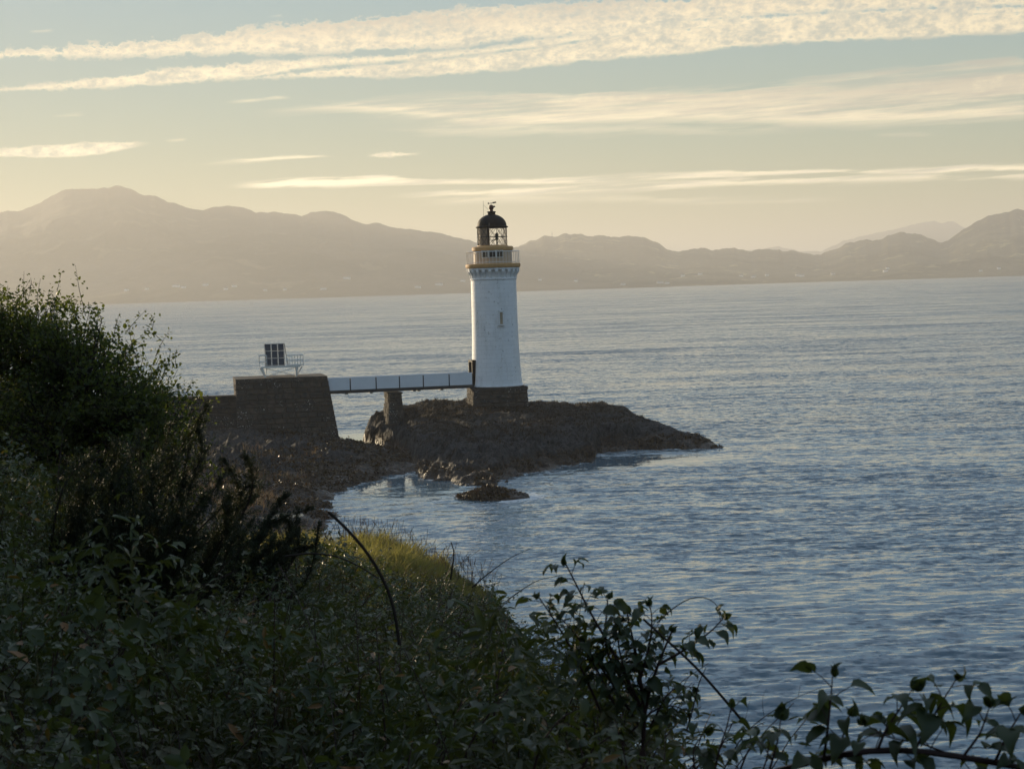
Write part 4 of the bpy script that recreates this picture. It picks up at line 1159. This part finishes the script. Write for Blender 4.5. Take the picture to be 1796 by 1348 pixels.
def build_undergrowth():
    rg = np.random.default_rng(31)
    lb = LB()
    def batch(n, y0, y1, xpad, smin, smax, depth):
        Y = np.sqrt(rg.uniform(y0 ** 2, y1 ** 2, n)); T = rg.uniform(-.31 - xpad, .34, n); X = T * Y
        k = in_veg(X, Y, rg); X = X[k]; Y = Y[k]; m = len(X)
        h = veg_h(X, Y); dep = rg.exponential(depth, m)
        Z = bank_z(X, Y) + np.maximum(h - dep * h, .0)
        e = .12
        gx = (veg_h(X + e, Y) - veg_h(X - e, Y)) / (2 * e); gy = (veg_h(X, Y + e) - veg_h(X, Y - e)) / (2 * e)
        N = unit(np.stack([-gx * .9, -gy * .9, np.ones(m)], -1)) + rg.normal(size=(m, 3)) * .55
        N = unit(N)
        A = rg.normal(size=(m, 3)); A[:, 2] = A[:, 2] * .35 - .25
        A = unit(A - N * (A * N).sum(-1, keepdims=True))
        kind = fbm(X * .55, Y * .45, 207, 3) + .10 * rg.normal(size=m)     # patches of broad and of narrow leaves
        s = rg.uniform(smin, smax, m) * (1 + .3 * rg.normal(size=m)).clip(.5, 1.8) * np.where(kind > .08, 1.25, 1.0)
        wn = np.where(kind > .08, .48, 1.0)
        P = np.stack([X, Y, Z], -1)
        lb.add(*leaves(P, A, N, s, wj=wn * rg.uniform(.8, 1.15, m)))
        B = np.cross(N, A)
        for sg in (1, -1):                      # bramble leaves come in threes
            kk = rg.random(m) < .75
            lb.add(*leaves(P[kk], A[kk] * .25 + sg * B[kk] - .15 * np.array([0, 0, 1.]), N[kk] + sg * B[kk] * .25, s[kk] * .82, wj=wn[kk] * rg.uniform(.8, 1.1, kk.sum())))
    batch(23000, 3.2, 10, .05, .034, .062, .5)
    batch(78000, 9, 20, .03, .026, .048, .5)
    batch(41000, 19, 27.5, .02, .028, .048, .45)
    # the slope carries on to the left of the view
    n = 9000; Y = rg.uniform(2.5, 22, n); X = -rg.uniform(.30, .95, n) * Y
    A = rnd_dir(n, rg); A[:, 2] -= .3
    lb.add(*leaves(np.stack([X, Y, bank_z(X, Y) + rg.uniform(.02, .6, n)], -1), A, np.array([[.3, -.2, .9]]) + rg.normal(size=(n, 3)) * .5, rg.uniform(.08, .14, n)))
    # steep seaward side
    n = 13000; Y = rg.uniform(2.5, 28, n); d = rg.uniform(.2, 2.6, n); X = bank_edge(Y) + d
    P = np.stack([X, Y, bank_z(X, Y) + rg.uniform(.02, .35, n)], -1); A = rnd_dir(n, rg); A[:, 2] -= .3
    lb.add(*leaves(P, A, np.array([[.6, -.2, .8]]) + rg.normal(size=(n, 3)) * .4, rg.uniform(.05, .11, n)))
    # leafy shoots standing out of the mass
    sh = MB()
    for i in range(1400):
        Y = math.sqrt(rg.uniform(3.6 ** 2, 25 ** 2)); e = float(bank_edge(Y))
        X = rg.uniform(-.31 * Y, e + .1) if rg.random() < .72 else e + rg.uniform(-.5, .35)
        xa, ya = np.array(X), np.array(Y)
        if Y > np.interp(X, [-9, -4.5, -3.6, -2.2, -1.5, -.8, 0], [30, 28, 24.5, 22.5, 23.0, 26.0, 27]): continue
        b = np.array([X, Y, float(bank_z(xa, ya)) + .5 * float(veg_h(xa, ya))])
        L = (.30 + .45 * rg.random()) * np.interp(Y, [4, 10, 18, 25], [.8, 1, .8, .5]) * (1.0 if rg.random() < .8 else 1.4)
        dv = unit(np.array([rg.normal(.10, .35), rg.normal(-.05, .3), 1.]))
        t = np.linspace(0, 1, 6)[:, None]
        pts = b + dv * L * t + np.array([dv[0], dv[1], -.5]) * L * .45 * t ** 2
        sh.tube(pts, np.linspace(.0042, .0016, 6), 3, False)
        tall = rg.random() < .5
        n = int(rg.integers(14, 24) if tall else rg.integers(6, 13)); f = (np.arange(n) + rg.random(n)) / n
        q = b + dv * L * f[:, None] + np.array([dv[0], dv[1], -.5]) * L * .45 * f[:, None] ** 2
        ph = np.arange(n) * 2.4 + rg.uniform(0, 6); out = np.stack([np.cos(ph), np.sin(ph), ph * 0 - .15], -1)
        q = q + out * .03
        s = rg.uniform(.035, .06, n) * (1.1 - .55 * f)
        Nn = np.array([0, 0, 1.]) + rg.normal(size=(n, 3)) * .35
        if tall:
            lb.add(*leaves(q, out + np.array([0, 0, .25]) * (1 - f[:, None]), Nn, s * 1.7, wj=np.full(n, .34))); continue
        lb.add(*leaves(q, out, Nn, s)); bb = np.cross(unit(Nn), out)
        for sg in (1, -1): lb.add(*leaves(q, out * .3 + sg * bb, Nn + sg * bb * .2, s * .8))
    tag(sh.build('bramble_shoot_stems', M_STEM), 'thin leafy shoot stems standing out of the bramble mass', kind='stuff')
    o = lb.build('undergrowth', M_BRAMBLE); tag(o, 'dense dark bramble undergrowth covering the near bank', kind='stuff')
    # coarse grass and dead stalks mixed into it
    n = 9000; Y = np.sqrt(rg.uniform(4 ** 2, 25 ** 2, n)); X = rg.uniform(-.31, .15, n) * Y
    k = in_veg(X, Y, rg) & (X < bank_edge(Y) + .2) & (fbm(X * .7, Y * .6, 209, 3) > .03); X = X[k]; Y = Y[k]
    P = np.stack([X, Y, bank_z(X, Y) + .45 * veg_h(X, Y)], -1)
    tag(grass_mesh('coarse_grass', P, rg.uniform(.2, .52, len(X)), rg, M_COARSE, lean=.8, width=.0038), 'coarse grass blades growing through the brambles', kind='stuff')
    # thin stems through it
    m = MB()
    for i in range(420):
        Y = math.sqrt(rg.uniform(4 ** 2, 24 ** 2)); X = rg.uniform(-.30, .10) * Y
        if X > bank_edge(Y) + .2: continue
        z = float(bank_z(np.array(X), np.array(Y))); h = float(veg_h(np.array(X), np.array(Y)))
        lean = rg.normal(0, .16, 2); L = h * rg.uniform(.9, 1.30)
        pts = [(X, Y, z), (X + lean[0] * .4, Y + lean[1] * .4, z + L * .6), (X + lean[0], Y + lean[1], z + L * (1 - abs(lean[0]) * .6))]
        r = rg.uniform(.0025, .0055)
        m.tube(pts, [r, r * .8, r * .4], 4, False)
    tag(m.build('undergrowth_stems', M_STEM), 'thin stems growing through the bramble undergrowth', kind='stuff')
build_undergrowth()

# ------------------------------------------------------------------ grass
def build_grass():
    rg = np.random.default_rng(41)
    n = 60000
    Y = rg.uniform(19.5, 31.5, n); X = rg.uniform(-.145, .02, n) * Y
    k = (X < bank_edge(Y) + .6 + .2 * rg.normal(size=n)) & ~((Y < np.interp(X, [-9, -4.5, -3.6, -2.2, -1.5, -.8, 0], [30, 27, 23.5, 21.5, 22, 25, 26])))
    X = X[k]; Y = Y[k]; m = len(X)
    tuft = .45 + 1.7 * fbm(X * 2.6, Y * 2.0, 301, 3)
    h = .06 + .30 * np.clip(tuft, 0, 1.3) * rg.uniform(.5, 1.25, m)
    h = h * (1 - .5 * sstep(X, -1.6, -.6))
    P = np.stack([X, Y, bank_z(X, Y) - .01], -1)
    o = grass_mesh('grass', P, h, rg, M_GRASS, width=.0055)
    tag(o, 'tussocky green grass on the sunlit top of the bank', kind='stuff')
    # tall seed stalks standing up against the water
    n = 260; Y = rg.uniform(26.5, 29.3, n); X = rg.uniform(-.125, -.012, n) * Y
    m2 = MB()
    for x, y in zip(X, Y):
        z = float(bank_z(np.array(x), np.array(y))); L = rg.uniform(.28, .55); d = rg.normal(0, .12, 2)
        m2.tube([(x, y, z), (x + d[0] * .4, y + d[1] * .4, z + L * .6), (x + d[0], y + d[1], z + L)], [.003, .0025, .004], 3, False)
    tag(m2.build('grass_stalks', M_DRYGRASS), 'thin dry seed stalks on the crest of the grassy bank', kind='stuff')
    # rough dry grass on the shore
    n = 26000
    Y = rg.uniform(104, 150, n); X = rg.uniform(-27, -12, n)
    k = (X < main_edge(Y) - 3.2) & (fbm(X * .3, Y * .22, 77, 3) > .16 - .5 * np.exp(-((Y - 123) / 4) ** 2))
    X = X[k]; Y = Y[k]; m = len(X); P = np.stack([X, Y, shore_z(X, Y) - .02], -1)
    o = grass_mesh('shore_grass', P, .22 + .45 * rg.random(m) ** 2, rg, M_DRYGRASS, width=.018)
    tag(o, 'dry reddish grass on the shore beside the inlet', kind='stuff')
build_grass()

# ------------------------------------------------------------------ bushy tree at the left edge
def curve_pts(a, b, bend, n, rg):
    a = np.asarray(a, float); b = np.asarray(b, float); L = np.linalg.norm(b - a)
    w = rg.normal(size=3) * bend * L
    t = np.linspace(0, 1, n)[:, None]
    return a + (b - a) * t + np.sin(t * PI) * w
def bushy_tree(name, D, base_px, ells, label, ntwig, leafn, lsize, seed, twig_out, group=None, cat='tree'):
    rg = np.random.default_rng(seed)
    if len(base_px) == 2:
        b = at(base_px[0], base_px[1], D); base = np.array([b[0], D, float(bank_z(np.array(b[0]), np.array(D))) - .05])
    else: base = np.array(base_px, float)
    t = thing(name, base, label, cat, 0, group)
    E = []
    for px, py, rx, ry, dd in ells:
        c = at(px, py, D + dd); S = (D + dd) / F
        E.append((c, np.array([rx * S, .8 * (rx + ry) / 2 * S, ry * S])))
    vol = np.array([r.prod() ** .8 for _, r in E]); vol /= vol.sum()
    limbs = []; trunk = MB(); lm = MB()
    fork = base + np.array([.1, 0, .55])
    trunk.tube([base - base, (fork - base) * .5 + np.array([.04, .02, 0]), fork - base], [.13, .11, .09], 8)
    for i in range(16):
        c, r = E[rg.choice(len(E), p=vol)]
        tip = c + rnd_dir(1, rg)[0] * r * rg.uniform(.45, .85)
        tip[2] = max(tip[2], base[2] + .5)
        pts = curve_pts(fork, tip, .08, 7, rg); limbs.append(pts)
        lm.tube(pts - base, np.linspace(.055, .010, 7), 5)
    CL = []
    for i in range(110):
        c, r = E[rg.choice(len(E), p=vol)]; d = rnd_dir(1, rg)[0]
        if d[2] < -.6: d[2] *= -.5
        CL.append((c + d * r * rg.uniform(.55, .98), d, rg.uniform(.13, .27)))
    LP = np.concatenate([l[2:] for l in limbs])
    lb = LB()
    per_V = []
    for i in range(ntwig):
        out = rg.random() < .80
        if out:
            q, d, cr = CL[int(rg.integers(len(CL)))]
            q = q + rg.normal(size=3) * cr
        else:
            c, r = E[rg.choice(len(E), p=vol)]; d = rnd_dir(1, rg)[0]
            q = c + d * r * rg.uniform(.1, .85)
        dirn = unit(d * (.7 if out else .3) + np.array([.10, 0, .55]) + rg.normal(size=3) * .45)
        L = rg.uniform(.14, .42) * (twig_out if out else 1) * (1.7 if rg.random() < .07 else 1)
        e = q + dirn * L
        if i % 3 == 0:
            near = LP[np.argmin(((LP - q) ** 2).sum(1))]
            pp = np.concatenate([curve_pts(near, q, .06, 4, rg), [e]])
            lm.tube(pp - base, [.010, .008, .006, .0045, .0016], 3, False)
        else:
            lm.tube([q - base, (q + e) / 2 - base + rg.normal(size=3) * .015, e - base], [.005, .0035, .0014], 3, False)
        n = rg.integers(int(leafn * .7), int(leafn * 1.3))
        f = rg.random(n) ** .8
        P = q + (e - q) * f[:, None] * .97 + rg.normal(size=(n, 3)) * .035
        A = rnd_dir(n, rg) + dirn * .6 + np.array([0, 0, -.15]); N = rnd_dir(n, rg) * .7 + np.array([0, 0, .8])
        s = lsize * rg.uniform(.6, 1.3, n) * (1.05 - .45 * f)
        per_V.append((P - base, A, N, s))
    P, A, N, s = (np.concatenate([p[k] for p in per_V]) for k in range(4))
    lb.add(*leaves(P, A, N, s))
    trunk.build('trunk', M_BARK, t, True)
    lm.build('limbs', M_BARK, t, True)
    tag(lb.build('crown', M_BUSHLEAF, t), kind='stuff')
    return t
bushy_tree('bushy_tree', 21, (40, 1010), [(-70, 648, 190, 140, .4), (50, 656, 130, 138, 0), (142, 664, 98, 108, -.3), (198, 722, 88, 95, -.2), (150, 760, 150, 120, -.6), (10, 800, 170, 150, -.8), (240, 745, 52, 60, -.1), (-220, 620, 150, 170, .5), (60, 900, 150, 90, -1.2), (222, 815, 90, 85, -.9), (190, 880, 120, 80, -1.4), (262, 800, 42, 55, -.5)],
           'tall dark leafy bush with airy twigs against the water at the left edge', 3600, 17, .056, 51, .85)
# a second one just beyond the frame, whose shade falls over the bank
bushy_tree('bushy_tree', 15.5, (-560, 900), [(-520, 420, 260, 260, 0), (-330, 560, 190, 200, .2), (-760, 480, 280, 280, .5), (-420, 760, 240, 180, -.4)],
           'leafy bush on the slope to the left of the frame', 900, 16, .075, 52, 1.0)

# ------------------------------------------------------------------ gorse
def gorse(name, D, base_px, tips, label, seed, sub=60, spines=48, width=.105):
    rg = np.random.default_rng(seed)
    b = at(base_px[0], base_px[1], D); gz = float(bank_z(np.array(b[0]), np.array(D)))
    base = np.array([b[0], D, min(gz, b[2])])
    t = thing(name, base, label, 'shrub')
    tips = [t_ for t_ in tips] + [(a_ + rg.uniform(-38, 10), b_ + rg.uniform(5, 50), c_ + rg.uniform(-.15, .15), w_ * .8) for a_, b_, c_, w_ in tips for _ in range(1)]
    for tp in tips:
        px, py, dd, wide = tp
        tip = at(px, py, D + dd)
        st = at(px - rg.uniform(60, 150), min(py + rg.uniform(120, 210), base_px[1]), D + dd * .5)
        st = st * .75 + (base + np.array([0, 0, .1])) * .25
        L = np.linalg.norm(tip - st); n = 12
        pts = curve_pts(st, tip, .11, n, rg)
        m = MB(); m.tube(np.concatenate([[base + rg.normal(size=3) * .05], pts]) - base, np.concatenate([[.016], np.linspace(.011, .0025, n)]), 4)
        Ps = []; As = []; Ss = []
        for k in range(sub):
            f = .12 + .88 * (k + rg.random()) / sub
            i = min(int(f * (n - 1)), n - 2); fr = f * (n - 1) - i
            p = pts[i] * (1 - fr) + pts[i + 1] * fr; ax = unit(pts[i + 1] - pts[i])
            d = unit(ax * rg.uniform(.5, 1.5) + rnd_dir(1, rg)[0])
            l = width * wide * rg.uniform(.5, 1.9) * (1.5 - 1.25 * f ** 1.6)
            u = rg.random(spines)
            q = p + d * l * u[:, None] + np.array([0, 0, 1]) * (l * .25 * u ** 2)[:, None] + rg.normal(size=(spines, 3)) * .007
            Ps.append(q - base); As.append(d + ax * .5 + rnd_dir(spines, rg) * 1.1); Ss.append(rg.uniform(.010, .028, spines))
        P = np.concatenate(Ps); A = unit(np.concatenate(As)); s = np.concatenate(Ss)
        sd = unit(np.cross(A, rnd_dir(len(P), rg))) * .0026
        V = np.stack([P - sd, P + sd, P + A * s[:, None]], 1).reshape(-1, 3)
        br = m.build('stem', M_BARK, t)
        sp = link('spray', mesh_np('spray', V, np.arange(len(V)).reshape(-1, 3), False, M_GORSE), None, t)
        sp['kind'] = 'stuff'
    return t
gorse('gorse_bush', 12.5, (235, 1060), [(365, 712, .5, 1.0), (335, 760, .2, 1.1), (300, 742, .6, 1.0), (250, 762, .4, 1.3), (205, 775, .3, 1.4), (165, 800, .3, 1.4), (430, 800, .1, .9), (395, 830, .0, 1.2), (352, 800, .2, 1.3), (310, 810, 0, 1.4), (270, 820, -.1, 1.5), (225, 830, -.1, 1.5), (180, 850, 0, 1.5), (140, 850, .2, 1.4), (360, 870, -.2, 1.5), (400, 880, -.2, 1.3), (320, 880, -.3, 1.6), (265, 900, -.3, 1.6), (215, 905, -.3, 1.6), (170, 920, -.1, 1.5), (130, 910, .1, 1.4), (440, 850, .2, .9), (415, 920, 0, 1.2), (360, 940, -.3, 1.4), (300, 950, -.4, 1.6), (240, 960, -.4, 1.6), (190, 970, -.2, 1.5)],
      'dark spiky bush with plume-like sprays leaning right in front of the stone wall', 61)
gorse('gorse_bush', 15.0, (455, 1040), [(503, 868, .2, .7), (548, 892, .1, .7), (560, 915, 0, .7), (520, 908, .1, .8), (490, 915, .2, .9), (465, 920, .3, 1.2), (440, 915, .2, 1.2), (520, 935, -.1, 1.0), (480, 950, -.2, 1.2), (440, 960, -.1, 1.2), (410, 950, .2, 1.2)],
      'small dark spiky bush with a spray reaching right over the edge of the inlet', 62)

# ------------------------------------------------------------------ leafy sapling and bramble branch with separate leaves
def big_leaf_meshes():
    out = []
    for k in range(5):
        rg = np.random.default_rng(k + 3)
        t = LEAF14.copy(); t[:, 1] *= rg.uniform(.88, 1.2); t[:, 2] *= rg.uniform(.5, 2.2)
        t[:, 1] += .07 * rg.normal() * t[:, 0] ** 2
        t[:, 2] += .03 * rg.normal(size=14) * (t[:, 1] != 0)
        out.append(mesh_quads('leaf', t, list(map(tuple, LEAF14_Q)) + list(map(tuple, LEAF14_T)), M_BIGLEAF))
    return out
def mesh_quads(name, V, fs, mat):
    me = bpy.data.meshes.new(name); me.from_pydata([tuple(map(float, v)) for v in V], [], [tuple(int(i) for i in f) for f in fs]); me.update()
    me.polygons.foreach_set('use_smooth', [True] * len(me.polygons)); me.materials.append(mat); return me
BIG = big_leaf_meshes()
def put_leaf(parent, base, P, A, N, size, rg):
    A = Vector(A).normalized(); N = Vector(N); N = (N - A * N.dot(A)).normalized(); S = N.cross(A)
    o = bpy.data.objects.new('leaf', BIG[int(rg.integers(len(BIG)))]); COL.objects.link(o); o.parent = parent
    M4 = Matrix(((A.x, S.x, N.x), (A.y, S.y, N.y), (A.z, S.z, N.z))).to_4x4() @ Matrix.Scale(size, 4)
    M4.translation = Vector(P) - Vector(base)
    o.matrix_basis = M4
def px_path(pts, D, dd=None):
    return np.array([at(p[0], p[1], D + (p[2] if len(p) > 2 else 0)) for p in pts])
def resample(P, n):
    s = np.concatenate([[0], np.cumsum(np.linalg.norm(np.diff(P, axis=0), axis=1))]); t = np.linspace(0, s[-1], n)
    Q = np.stack([np.interp(t, s, P[:, k]) for k in range(3)], 1)
    for _ in range(2): Q[1:-1] = .25 * Q[:-2] + .5 * Q[1:-1] + .25 * Q[2:]
    return Q
def leafy(name, label, D, stems, nodes_per_m, lsize, seed, r0=.006, cat='shrub', tip_leaves=True):
    rg = np.random.default_rng(seed)
    base = px_path([stems[0]['p'][0]], D)[0]
    t = thing(name, base, label, cat)
    for s in stems:
        P = resample(px_path(s['p'], D), 12 if len(s['p']) > 2 else 6)
        r = s.get('r', r0)
        MB().tube(P - base, np.linspace(r, r * s.get('taper', .35), len(P)), 6).build('stem', M_STEM, t, True)
        if s.get('bare'): continue
        L = np.linalg.norm(np.diff(P, axis=0), axis=1).sum(); n = max(2, int(L * nodes_per_m * s.get('k', 1)))
        ph = rg.uniform(0, 6)
        for k in range(n):
            f = s.get('f0', .15) + (1 - s.get('f0', .15)) * (k + .5 * rg.random()) / n
            i = min(int(f * (len(P) - 1)), len(P) - 2); q = P[i] + (P[i + 1] - P[i]) * (f * (len(P) - 1) - i); ax = unit(P[i + 1] - P[i])
            ph += 2.4 + rg.normal() * .4
            a1 = unit(np.cross(ax, [0, .2, 1.])); a2 = np.cross(ax, a1)
            d = unit(a1 * math.cos(ph) + a2 * math.sin(ph) + ax * .55 + np.array([0, 0, .15]))
            pl = lsize * rg.uniform(.5, 1.0)
            e = q + d * pl
            MB().tube([q - base, (q + e) / 2 - base + np.array([0, 0, .004]), e - base], [.0018, .0015, .0012], 3, False).build('leaf_stalk', M_STEM, t)
            sz = lsize * rg.uniform(.75, 1.3) * (1.05 - .35 * f)
            N = np.array([0, 0, 1.]) + rg.normal(size=3) * .35
            dn = unit(d * np.array([1, 1, .35]) + np.array([0, 0, -.22]) + rg.normal(size=3) * .2)
            put_leaf(t, base, e, dn, N, sz, rg)
            if rg.random() < .7:
                sd = np.cross(N, dn)
                for sg in (1, -1):
                    if rg.random() < .8: put_leaf(t, base, e - d * pl * .15, unit(dn * .35 + sg * sd), N + sg * sd * .25 + rg.normal(size=3) * .12, sz * .8, rg)
        if tip_leaves:
            ax = unit(P[-1] - P[-2])
            for k in range(4):
                put_leaf(t, base, P[-1], unit(ax + rnd_dir(1, rg)[0] * .55), rnd_dir(1, rg)[0], lsize * rg.uniform(.35, .6), rg)
    return t
leafy('hazel_sapling', 'leafy many-stemmed sapling standing up against the water at the edge of the bank', 7.2, [
    dict(p=[(1128, 1330), (1130, 1240), (1155, 1160), (1178, 1108)], r=.010, f0=.3), dict(p=[(1130, 1250), (1122, 1180), (1110, 1120), (1100, 1075)], r=.008, f0=.2, k=1.3),
    dict(p=[(1125, 1240), (1080, 1150), (1030, 1065), (1005, 1012), (993, 990)], r=.007, f0=.35, k=.9), dict(p=[(1110, 1220), (1060, 1140), (1062, 1090), (1066, 1050)], r=.006, k=1.3),
    dict(p=[(1155, 1165), (1205, 1137), (1250, 1105), (1268, 1084)], r=.006, f0=.25), dict(p=[(1120, 1200), (1140, 1130), (1145, 1080), (1140, 1062)], r=.006, k=1.3),
    dict(p=[(1060, 1260), (1010, 1150), (975, 1090), (946, 1048)], r=.006, f0=.45, k=.8), dict(p=[(1085, 1250), (1040, 1160), (1010, 1110), (985, 1085)], r=.006, k=1.2),
    dict(p=[(1120, 1270), (1075, 1200), (1040, 1150), (1025, 1130)], r=.006, k=1.3), dict(p=[(1140, 1275), (1170, 1215), (1195, 1200), (1215, 1205)], r=.005, k=1.2),
    dict(p=[(1130, 1260), (1090, 1160), (1080, 1110), (1090, 1090)], r=.006, k=1.3), dict(p=[(1100, 1290), (1150, 1240), (1190, 1235), (1205, 1250)], r=.005, k=1.2)],
    31, .064, 71)
leafy('bramble_branch', 'thick arching bramble branch with broad leaves across the bottom right corner', 4.7, [
    dict(p=[(1360, 1352, .2), (1430, 1333), (1500, 1313), (1600, 1312), (1700, 1328), (1830, 1352)], r=.0085, taper=.9, f0=.1, k=.8),
    dict(p=[(1606, 1312), (1630, 1268), (1655, 1225), (1676, 1192)], r=.004, k=1.0), dict(p=[(1445, 1330), (1452, 1275), (1458, 1220), (1460, 1186)], r=.004, k=.8, f0=.4), dict(p=[(1350, 1348), (1364, 1300), (1369, 1262)], r=.0035, k=.9),
    dict(p=[(1540, 1312), (1555, 1275), (1580, 1240), (1600, 1208)], r=.004, k=1.1), dict(p=[(1745, 1336), (1765, 1290), (1790, 1250)], r=.0045, k=1.2), dict(p=[(1470, 1322), (1478, 1290), (1490, 1255)], r=.003, k=1.1), dict(p=[(1690, 1325), (1720, 1285), (1735, 1240)], r=.004, k=1.0),
    dict(p=[(1660, 1320), (1610, 1300), (1560, 1295), (1520, 1270)], r=.003, k=.9)],
    26, .072, 72, .005, 'bramble')
leafy('bramble_shoot', 'low leafy bramble shoot at the foot of the right end of the bank', 5.6, [
    dict(p=[(1250, 1370), (1262, 1310), (1275, 1275), (1282, 1240)], r=.004), dict(p=[(1290, 1370), (1310, 1320), (1325, 1290)], r=.004), dict(p=[(1220, 1370), (1215, 1310), (1235, 1285)], r=.004), dict(p=[(1330, 1372), (1345, 1330), (1350, 1300)], r=.0035)],
    30, .058, 73, .004, 'bramble')
leafy('bramble_spray', 'arching bramble spray with drooping leaves low on the near bank', 6.3, [
    dict(p=[(800, 1370), (830, 1290), (880, 1220), (905, 1195)], r=.005), dict(p=[(930, 1370), (950, 1300), (985, 1255), (1020, 1240)], r=.005), dict(p=[(1010, 1370), (1040, 1310), (1080, 1285)], r=.005), dict(p=[(1130, 1372), (1120, 1320), (1145, 1290)], r=.005)],
    24, .075, 74, .005, 'bramble')

def bare(name, label, D, pts, r, cat='stem', taper=.4, extra=()):
    P = px_path(pts, D); base = P[0].copy()
    t = thing(name, base, label, cat)
    Q = resample(P, 14)
    MB().tube(Q - base, np.linspace(r, r * taper, len(Q)), 7).build('stem', M_BARK, t, True)
    for e in extra:
        E = resample(px_path(e, D), 6)
        MB().tube(E - base, np.linspace(r * .35, r * .12, len(E)), 4).build('twig', M_BARK, t, True)
    return t
bare('dead_stem', 'thick bare arching dead stem leaning left over the grassy bank', 8.0, [(700, 1130), (694, 1075), (680, 1030), (650, 975), (612, 930), (577, 898)], .0072, taper=.9)
bare('bramble_cane', 'thin bare cane arching low over the sunlit grass', 9.0, [(500, 975), (545, 969), (590, 974), (630, 992), (664, 1014)], .0052, taper=.55, extra=[[(590, 974), (575, 962), (560, 952)]])
bare('bare_twig', 'short upright crooked twig on the crest of the bank', 20, [(790, 1016), (795, 985), (797, 968), (791, 950)], .010, taper=.5)
bare('bare_twig', 'long thin slanting twig over the water right of the bank crest', 16, [(828, 1030), (850, 1010), (885, 984), (905, 972), (930, 962)], .006, taper=.3)
bare('bare_twig', 'thin curved twig rising over the water above the leafy sapling', 11, [(890, 1052), (920, 1030), (945, 1016), (985, 1008)], .0035, taper=.3)
bare('bare_twig', 'hair-thin hooped twig above the right side of the leafy sapling', 7.1, [(1152, 1092), (1180, 1066), (1210, 1047), (1240, 1045), (1262, 1062), (1267, 1088)], .0026, taper=.5)
bare('bare_twig', 'straight bare stem slanting down to the right from the leafy sapling', 7.0, [(1128, 1085), (1165, 1118), (1220, 1168), (1270, 1225), (1320, 1285)], .0045, taper=1.2)
bare('bare_twig', 'thin bare upright twig right of the leafy sapling', 6.8, [(1204, 1280), (1216, 1240), (1226, 1195), (1238, 1170)], .0035, taper=.4, extra=[[(1226, 1195), (1236, 1188)], [(1216, 1240), (1205, 1225)]])
bare('bare_twig', 'fine branching twigs between the sapling and the bramble branch', 6.4, [(1270, 1348), (1300, 1290), (1340, 1255), (1400, 1220), (1440, 1205)], .0026, taper=.3,
     extra=[[(1300, 1290), (1310, 1250), (1318, 1215)], [(1340, 1255), (1335, 1225), (1345, 1205)], [(1400, 1220), (1405, 1195)], [(1320, 1275), (1360, 1270), (1390, 1255)], [(1285, 1320), (1310, 1320), (1345, 1295)]])

# ------------------------------------------------------------------ weed and heath on the rocks
def build_weed():
    rg = np.random.default_rng(91); lb = LB()
    def scatter(X, Y, Z, smin, smax):
        n = len(X); P = np.stack([X, Y, Z], -1)
        A = rnd_dir(n, rg); A[:, 2] = np.abs(A[:, 2]) * .5 + .1
        N = rnd_dir(n, rg) + np.array([0, -.2, .8])
        lb.add(*leaves(P, A, N, rg.uniform(smin, smax, n), wj=rg.uniform(.4, .9, n)))
    n = 75000; Y = rg.uniform(118, 182, n); X = rg.uniform(-24, -5, n); Z = shore_z(X, Y)
    k = (Z > .05) & (Z < 1.9) & (fbm(X * .45, Y * .3, 92, 3) > -.12); scatter(X[k], Y[k], Z[k], .10, .30)
    n = 70000; Y = rg.uniform(137, 176, n); X = rg.uniform(-13, 18, n); Z = islet_z(X, Y)
    k = (Z > .03) & (Z < .85) & (fbm(X * .45, Y * .3, 93, 3) > -.06); scatter(X[k], Y[k], Z[k], .10, .28)
    c = on_z(860, 872); n = 2600; r = np.sqrt(rg.random(n)) * .97; a = rg.uniform(0, 2 * PI, n)
    x = r * np.cos(a); y = r * np.sin(a)
    scatter(c[0] + x * 2.35, c[1] + y * 2.25, .02 + .72 * (1 - r) + .08 * rg.random(n), .10, .26)
    tag(lb.build('seaweed', M_WEED), 'brown seaweed covering the low rocks along the waterline', kind='stuff')
    n = 34000; Y = rg.uniform(150, 186, n); X = rg.uniform(-12, 14, n); Z = islet_z(X, Y)
    k = (Z > 1.7) & (fbm(X * .5, Y * .4, 94, 3) > -.10) & ~((np.abs(X + 1.4) < 2.6) & (np.abs(Y - 179.3) < 2.7))
    P = np.stack([X, Y, Z - .03], -1)[k]
    tag(grass_mesh('heath', P, rg.uniform(.08, .30, len(P)), rg, M_HEATH, width=.022, lean=.7), 'brown heath and rough grass on top of the islet', kind='stuff')
build_weed()

# ------------------------------------------------------------------ haze between here and the mountains
def build_haze():
    def f(g, o):
        v = g.new('ShaderNodeVolumePrincipled')
        v.inputs['Color'].default_value = HAZE_COL; v.inputs['Density'].default_value = HAZE_DENS
        v.inputs['Anisotropy'].default_value = HAZE_G
        g.l.new(v.outputs[0], o.inputs['Volume'])
        return None
    zmax = 432
    o = MB().box((0, 29000, (zmax - 31) / 2), (130000, 68000, zmax + 31)).build('haze', material('haze', f))
    tag(o, kind='stuff')
HAZE_COL = (.88, .855, .81, 1); HAZE_DENS = 1.28e-4; HAZE_G = .32
build_haze()
